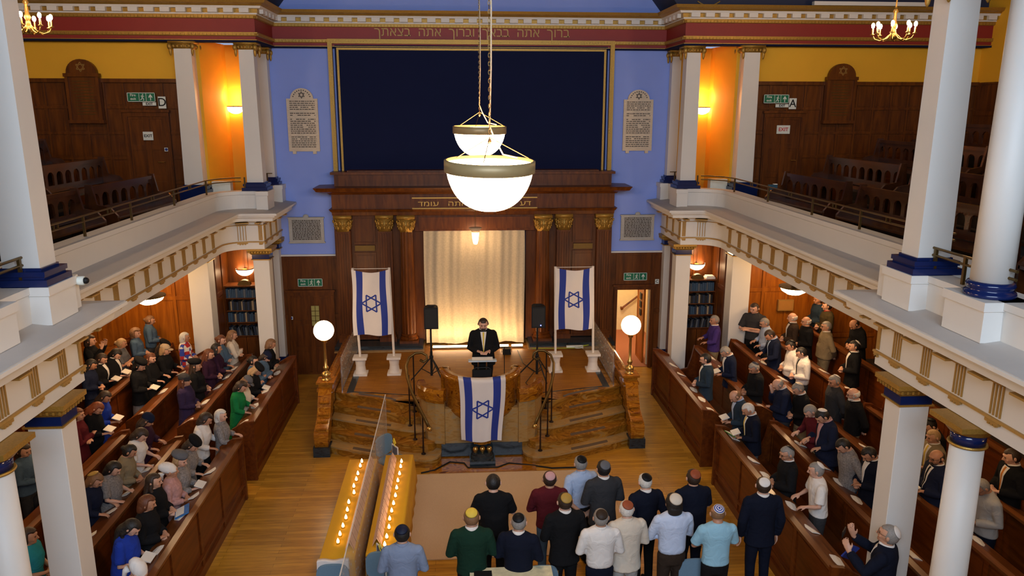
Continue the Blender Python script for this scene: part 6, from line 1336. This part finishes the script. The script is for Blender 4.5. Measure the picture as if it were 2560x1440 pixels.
def lower_mb(kind, fem, big):
    m = MB(); b = 1.12 if big else 1.0
    if kind == 'skirt':
        m.loft([(0, 0, .40, .20, .16), (0, 0, .7, .19, .15), (0, 0, .88, .175 * b, .125 * b), (0, 0, 1.0, .155 * b, .112 * b)], 24); return m
    m.loft([(0, 0, .80, .16 * b, .11 * b), (0, 0, .88, .172 * b, .12 * b), (0, 0, .97, .163 * b, .113 * b), (0, 0, 1.0, .158 * b, .11 * b)], 24)
    for s in (-1, 1):
        m.tube([(s * .085, 0, .92), (s * .09, .01, .72), (s * .095, .015, .5), (s * .095, -.005, .3), (s * .095, -.015, .07)], [.098 * b, .086 * b, .07, .062, .058], 14)
    return m
def shoes_mb():
    m = MB()
    for s in (-1, 1): m.tube([(s * .095, -.085, .045), (s * .097, .02, .055), (s * .106, .13, .038), (s * .109, .19, .03)], [.036, .044, .042, .026], 12, flat=1.0)
    return m
HZ = 1.605
def face_front(v, style):      # is this direction on the face (uncovered by hair)?
    x, y, z = v
    line = .50 if style != 'bald' else .05
    if style in ('bald',): return z > -.05 + .0 * y and True or y > .25
    return (y > .18 and z < line + .1 * abs(x)) or (y > -.08 and z < -.12 and style == 'short') or (z < -.80 and style == 'short')
def hair_mb(style):
    m = MB(); n = 40; k = 26; rg = []
    for i in range(k + 1):
        ph = -PI / 2 + PI * (i + .5) / (k + 1); row = []
        for j in range(n):
            th = 2 * PI * j / n; v = (math.cos(ph) * math.cos(th), math.cos(ph) * math.sin(th), math.sin(ph))
            t = {'short': .012, 'bald': .008, 'bob': .024, 'long': .020, 'bun': .016, 'curly': .038}[style]
            if style == 'bald': f = -.014 if (v[2] > .30 or v[1] > .30 or v[2] < -.55) else t
            else: f = -.016 if face_front(v, style) else t
            if style == 'curly' and f > 0: f += .008 * math.sin(j * 2.1) * math.cos(i * 1.7)
            row.append((v[0] * (.084 + f) * (1 - .14 * max(0, -v[2] - .3)), .004 + v[1] * (.097 + f), HZ + .006 + v[2] * (.099 + f)))
        rg.append(row)
    m.rings(rg)
    if style in ('bob', 'curly'): m.loft([(0, -.055, 1.475, .055, .03), (0, -.05, 1.495, .088, .055), (0, -.045, 1.555, .10, .07), (0, -.03, 1.635, .095, .07)], 18)
    if style == 'long': m.loft([(0, -.105, 1.28, .05, .02), (0, -.105, 1.31, .10, .032), (0, -.09, 1.42, .115, .045), (0, -.06, 1.515, .10, .065), (0, -.04, 1.635, .09, .06)], 18)
    if style == 'long':
        for s in (-1, 1): m.tube([(s * .078, -.0, 1.635), (s * .09, -.01, 1.515), (s * .10, .02, 1.42)], [.025, .032, .022], 8)
    if style == 'bun': m.ell((0, -.105, 1.605), (.042, .04, .042), 12)
    return m
def hat_mb(kind):
    m = MB()
    if kind == 'kippah':
        ax = Vector((0, -.72, .70)).normalized(); u = Vector((1, 0, 0)); w = ax.cross(u); A = []; 
        outer = []
        for r in (.115,):
            pass
        rg = []
        for i in range(7):
            a = R(37) * (1 - i / 6.2); ring = []
            for j in range(24):
                d = ax * math.cos(a) + (u * math.cos(2 * PI * j / 24) + w * math.sin(2 * PI * j / 24)) * math.sin(a)
                ring.append((d.x * .101 * 1.22, .003 + d.y * .117, HZ + .006 + d.z * .119))
            rg.append(ring)
        m.rings(rg)
    elif kind == 'beret': m.loft([(0, -.0, 1.655, .088, .105), (0, -.01, 1.670, .10, .118), (0, -.015, 1.705, .12, .135), (0, -.02, 1.735, .105, .12), (0, -.02, 1.750, .05, .06)], 24)
    elif kind == 'beanie': m.loft([(0, .0, 1.615, .088, .106), (0, -.003, 1.640, .094, .112), (0, -.005, 1.680, .09, .108), (0, -.01, 1.720, .07, .085), (0, -.015, 1.745, .03, .04)], 24)
    elif kind == 'cap': m.loft([(0, -.005, 1.640, .088, .106), (0, -.005, 1.690, .088, .104), (0, -.01, 1.725, .06, .075), (0, -.01, 1.740, .02, .03)], 24); m.loft([(0, .11, 1.642, .07, .06), (0, .11, 1.652, .07, .06)], 20)
    elif kind == 'turban': m.loft([(0, .0, 1.600, .088, .105), (0, -.02, 1.630, .10, .125), (0, -.045, 1.670, .10, .135), (0, -.06, 1.715, .085, .11), (0, -.07, 1.745, .05, .06)], 24); m.tube([(.02, -.12, 1.590), (.03, -.13, 1.54), (.03, -.11, 1.47)], [.05, .035, .02], 10)
    return m
def fit_hat(kind, hair):
    m = hat_mb(kind); k = 1.13 if hair in ('bob', 'long', 'curly', 'bun') and kind == 'kippah' else 1.04 if hair in ('bob', 'long', 'curly', 'bun') else 1
    m.v = [(v[0] * k, v[1] * k, HZ + (v[2] - HZ) * k) for v in m.v]; return m
def remesh(mb, vox, smooth=4, it=.5):
    me = mb.mesh('tmp', EYE); o = bpy.data.objects.new('tmp', me); COL.objects.link(o)
    r = o.modifiers.new('r', 'REMESH'); r.mode = 'VOXEL'; r.voxel_size = vox
    s = o.modifiers.new('s', 'SMOOTH'); s.factor = it; s.iterations = smooth
    bpy.context.view_layer.update(); out = bpy.data.meshes.new_from_object(o.evaluated_get(bpy.context.evaluated_depsgraph_get()))
    bpy.data.objects.remove(o); bpy.data.meshes.remove(me); return out
RAW = {}
def raw(key, fn):
    if key not in RAW: RAW[key] = fn()
    return RAW[key]
def deform(co, lean, pitch, yaw, k):
    """bend the head on the neck, lean the trunk from the hips, scale"""
    co = co.copy()
    d = np.sqrt(co[:, 0] ** 2 + (co[:, 1]) ** 2); wgt = np.clip((co[:, 2] - 1.475) / .06, 0, 1) * (d < .185)
    # hands near the face are not carried along
    wgt = wgt * np.where((co[:, 1] > .16) & (co[:, 2] < 1.62), 0, 1)
    a = R(-pitch) * wgt; y = co[:, 1].copy(); z = co[:, 2] - 1.50; ca, sa = np.cos(a), np.sin(a)
    co[:, 1] = y * ca - z * sa; co[:, 2] = 1.50 + y * sa + z * ca
    if yaw:
        a = R(yaw) * wgt; x, y = co[:, 0].copy(), co[:, 1].copy(); co[:, 0] = x * np.cos(a) - y * np.sin(a); co[:, 1] = x * np.sin(a) + y * np.cos(a)
    if lean:
        wl = np.clip((co[:, 2] - .90) / .15, 0, 1); a = R(-lean) * wl; y = co[:, 1].copy(); z = co[:, 2] - .95; co[:, 1] = y * np.cos(a) - z * np.sin(a); co[:, 2] = .95 + y * np.sin(a) + z * np.cos(a)
    return co * k
DEF = {}
def part(key, rawfn, mats, dkey, name, parent, smooth=True, matfn=None):
    kk = (key, dkey)
    if kk not in DEF:
        src = raw(key, rawfn); me = src.copy(); me.name = name; n = len(me.vertices); co = np.empty(n * 3); me.vertices.foreach_get('co', co); co = co.reshape(-1, 3)
        if matfn is not None:
            pc = np.empty(len(me.polygons) * 3); me.polygons.foreach_get('center', pc); mi = matfn(pc.reshape(-1, 3)).astype(np.int32)
        me.materials.clear()
        for m in mats: me.materials.append(m)
        if matfn is not None: me.polygons.foreach_set('material_index', mi)
        else: me.polygons.foreach_set('material_index', np.zeros(len(me.polygons), np.int32))
        me.vertices.foreach_set('co', deform(co, *dkey).ravel()); me.polygons.foreach_set('use_smooth', [smooth] * len(me.polygons)); me.update(); DEF[kk] = me
    o = bpy.data.objects.new(name, DEF[kk]); COL.objects.link(o); o.parent = parent
    for i, m in enumerate(mats): o.material_slots[i].link = 'OBJECT'; o.material_slots[i].material = m
    return o
def skinmat(pc):
    mi = np.zeros(len(pc)); x, y, z = np.abs(pc[:, 0]), pc[:, 1], pc[:, 2]
    mi[(y > .07) & (((x - .031) / .013) ** 2 + ((z - HZ - .008) / .008) ** 2 < 1)] = 1
    mi[(y > .08) & (x < .024) & (np.abs(z - (HZ - .060)) < .0065)] = 2
    return mi
def front_y(prof, x, z):
    for i in range(len(prof) - 1):
        if prof[i][2] <= z <= prof[i + 1][2]:
            f = (z - prof[i][2]) / (prof[i + 1][2] - prof[i][2]); cy, rx, ry = [prof[i][j] + (prof[i + 1][j] - prof[i][j]) * f for j in (1, 3, 4)]; break
    else: _, cy, _, rx, ry = prof[-1]
    return cy + ry * math.sqrt(max(0, 1 - (x / rx) ** 2))
def bib(prof, w0, w1, z0, z1, d):
    m = MB(); nz, nx = 10, 6; vs = []
    for q in (d, -.03):
        for j in range(nz + 1):
            z = z0 + (z1 - z0) * j / nz; w = w0 + (w1 - w0) * j / nz
            for i in range(nx + 1): x = -w + 2 * w * i / nx; vs.append((x, front_y(prof, x, z) + q - max(0, z - 1.44) * .2, z))
    N = (nz + 1) * (nx + 1); fs = []
    for j in range(nz):
        for i in range(nx): a = j * (nx + 1) + i; fs += [(a, a + 1, a + nx + 2, a + nx + 1), (N + a + nx + 1, N + a + nx + 2, N + a + 1, N + a)]
    for j in range(nz): a = j * (nx + 1); b = a + nx; fs += [(a + nx + 1, a, N + a, N + a + nx + 1)[::-1], (b, b + nx + 1, N + b + nx + 1, N + b)[::-1]]
    fs += [tuple(list(range(nx + 1)) + list(range(N, N + nx + 1))[::-1])]
    m.add(vs, fs); return m.mesh('bib', EYE, True)
def person(i, side, x, y, fl, h, yaw, pitch, lean, pose, gar, topc, botc, hair, hairc, hat, hatc, extra, label):
    if hat == 'turban': hair = 'short'
    fem = side == 'W'; big = ('stout' in label) or ('large' in label) or (i % 7 == 3 and not fem) or (i % 6 == 2 and fem) or 'speaking' in label
    k = h / 1.715; t = thing('person', (x, y, fl + (.003 if fl > .5 and abs(x) < 1 else 0)), label, 'person', None, R(yaw))
    # quantise the stance so that meshes can be shared
    pq = min((-10, 5, 15, 30, 42), key=lambda a: abs(a - pitch)); lq = 6 if lean >= 3 else 0; kq = round(k * 25) / 25; yq = (0, 14, -14)[i % 3] if side != 'C' and pitch < 30 else 0
    dk = (lq, pq, yq, kq); fb = (fem, big); sk = pmat('skin', i % 3)
    part(('body', pose, fb), lambda: remesh(body_mb(pose, fem, big), .0085, 3), [sk, EYE, LIP], dk, 'body', t, True, skinmat)
    g, prof = garment_mb(gar, pose, fem, big)
    nm = {'suit': 'jacket', 'coat': 'coat', 'sweater': 'sweater', 'shirt': 'shirt', 'shirtss': 'shirt', 'longshirt': 'long_shirt', 'tee': 't_shirt', 'polo': 'polo_shirt', 'top': 'blouse', 'dress': 'dress'}[gar]
    part(('gar', gar, pose, fb), lambda: remesh(g, .013, 3), [pmat('cloth', topc)], dk, nm, t)
    if gar != 'dress':
        low = 'skirt' if fem and gar in ('suit', 'top') and botc not in ('denim', 'dgrey') else 'trousers'
        part(('low', low, fb), lambda: remesh(lower_mb(low, fem, big), .015, 3), [pmat('cloth', botc)], dk, low, t)
    part(('shoes',), lambda: remesh(shoes_mb(), .012, 2), [pmat('cloth', 'black')], (0, 0, 0, kq), 'shoes', t)
    if hat != 'turban': part(('hair', hair), lambda: (remesh(hair_mb(hair), .009, 4) if hair not in ('short', 'bald') else hair_mb(hair).mesh('h', EYE, True)), [pmat('hair', hairc)], dk, 'hair', t)
    if hat:
        if hatc == 'ringblue':
            o = part(('ringhat', hat), lambda: hat_mb(hat).mesh('h', EYE, True), [pmat('satin', 'white'), pmat('satin', 'royal')], dk, 'skullcap', t, True, lambda pc: (np.arange(len(pc)) // 24 % 2))
        else: part(('hat', hat, hair in ('bob', 'long', 'curly', 'bun')), lambda: fit_hat(hat, hair).mesh('h', EYE, True), [pmat('satin' if hat == 'kippah' else 'cloth', hatc)], dk, {'kippah': 'skullcap', 'turban': 'head_scarf'}.get(hat, hat), t)
    if 'collar' in extra or gar in ('shirt', 'shirtss', 'polo', 'longshirt') or (gar == 'suit' and extra):
        cc = 'white' if (gar in ('suit', 'sweater', 'coat')) else topc
        for q in ('ltblue', 'pink', 'yellow'):
            if q in extra and gar == 'suit' and q != 'yellow': cc = q
        def cm():
            m = MB(); m.lathe((0, -.004, 0), [(.079, 1.46), (.080, 1.488), (.075, 1.511), (.069, 1.514), (.066, 1.50), (.066, 1.46)], 24, caps=False); return m.mesh('c', EYE, True)
        part(('collar',), cm, [pmat('cloth', cc)], dk, 'shirt_collar', t)
        if gar == 'suit' and ('collar' not in extra or side != 'C'):
            part(('bib', fb, gar), lambda: bib(prof, .004, .058, 1.10, 1.462, .004), [pmat('cloth', cc)], dk, 'shirt_front', t)
        tie = 'yellow' if 'yellow' in extra else 'orange' if 'orange' in extra else 'black' if 'tie' in extra else None
        if tie: part(('tie', fb, gar), lambda: bib(prof, .006, .016, 1.08 if gar == 'suit' else 1.0, 1.455, .009), [pmat('cloth', tie)], dk, 'tie', t)
    if 'red' in extra: 
        part(('scarf',), lambda: (lambda m: (m.lathe((0, 0, 0), [(.07, 1.45), (.08, 1.48), (.07, 1.51), (.055, 1.50), (.055, 1.45)], 20, caps=False), m.mesh('c', EYE, True))[1])(MB()), [pmat('cloth', 'red')], dk, 'red_collar', t)
    if 'beard' in extra:
        def bm_():
            m = MB(); m.ell((0, .052, HZ - .078), (.058, .058, .042), 16); m.ell((0, .098, HZ - .046), (.03, .014, .008), 10); m.ell((0, .088, HZ - .098), (.03, .03, .03), 12); return remesh(m, .008, 2)
        part(('beard',), bm_, [pmat('hair', hairc)], dk, 'beard', t)
    if 'glasses' in extra:
        def gm():
            m = MB()
            for s in (-1, 1): m.tube([(s * .033 + .020 * math.cos(a), .113, HZ + .005 + .015 * math.sin(a)) for a in [2 * PI * q / 14 for q in range(14)]], .0022, 5, closed=True); m.tube([(s * .053, .112, HZ + .01), (s * .08, .06, HZ + .01), (s * .083, .0, HZ + .008)], .002, 5)
            m.tube([(-.013, .115, HZ + .008), (.013, .115, HZ + .008)], .002, 5); return m.mesh('g', EYE)
        part(('glasses',), gm, [GLASSF], dk, 'glasses', t)
    return t
def short(s):
    w = s.split(',')[0].split()[:11]
    while w[-1] in ('a', 'the', 'and', 'in', 'with', 'over', 'reading', 'holding', 'prayer', 'of', 'bowed', 'between', 'near'): w.pop()
    return ' '.join(w)
def held(name, size, loc, rot, mt, label, cat):
    m = MB(); a, b, c = size; m.box(-a / 2, a / 2, -b / 2, b / 2, -c / 2, c / 2); o = m.build(name, mt); o.location = loc; o.rotation_euler = rot; return tag(o, label, cat)
for i, p in enumerate(PEOPLE):
    t = person(i, *p)
    side, x, y, fl, h, yaw = p[:6]; k = h / 1.715; a = R(yaw)
    if p[8] == 'read' and p[1] != 0.06:
        f = .31 * k; lx, ly = x - math.sin(a) * f, y + math.cos(a) * f
        held('prayer_book', (.20, .14, .012), (lx, ly, fl + 1.145 * k), (R(-20), 0, a), PAPER, 'open booklet held by the ' + short(p[-1]), 'booklet')
    if p[8] == 'phone':
        f = .44 * k; lx, ly = x - math.sin(a) * f, y + math.cos(a) * f
        held('phone', (.15, .012, .075), (lx, ly, fl + 1.49 * k), (0, 0, a), BLACK, 'black phone held up by the man in front of the near right pillar', 'phone')
        held('blue_booklet', (.15, .02, .2), (4.34, 8.14, 1.32), (R(20), R(30), .4), FLAGB, 'blue and white booklet held by the photographing man', 'booklet')
o = held('speaker_notes', (.4, .02, .003), (0.03, 14.13, 1.9), (0, 0, 0), PAPER, 'white papers on the lectern top', 'paper')
o.rotation_euler = (R(14), 0, 0); o.scale = (1, 8, 1)
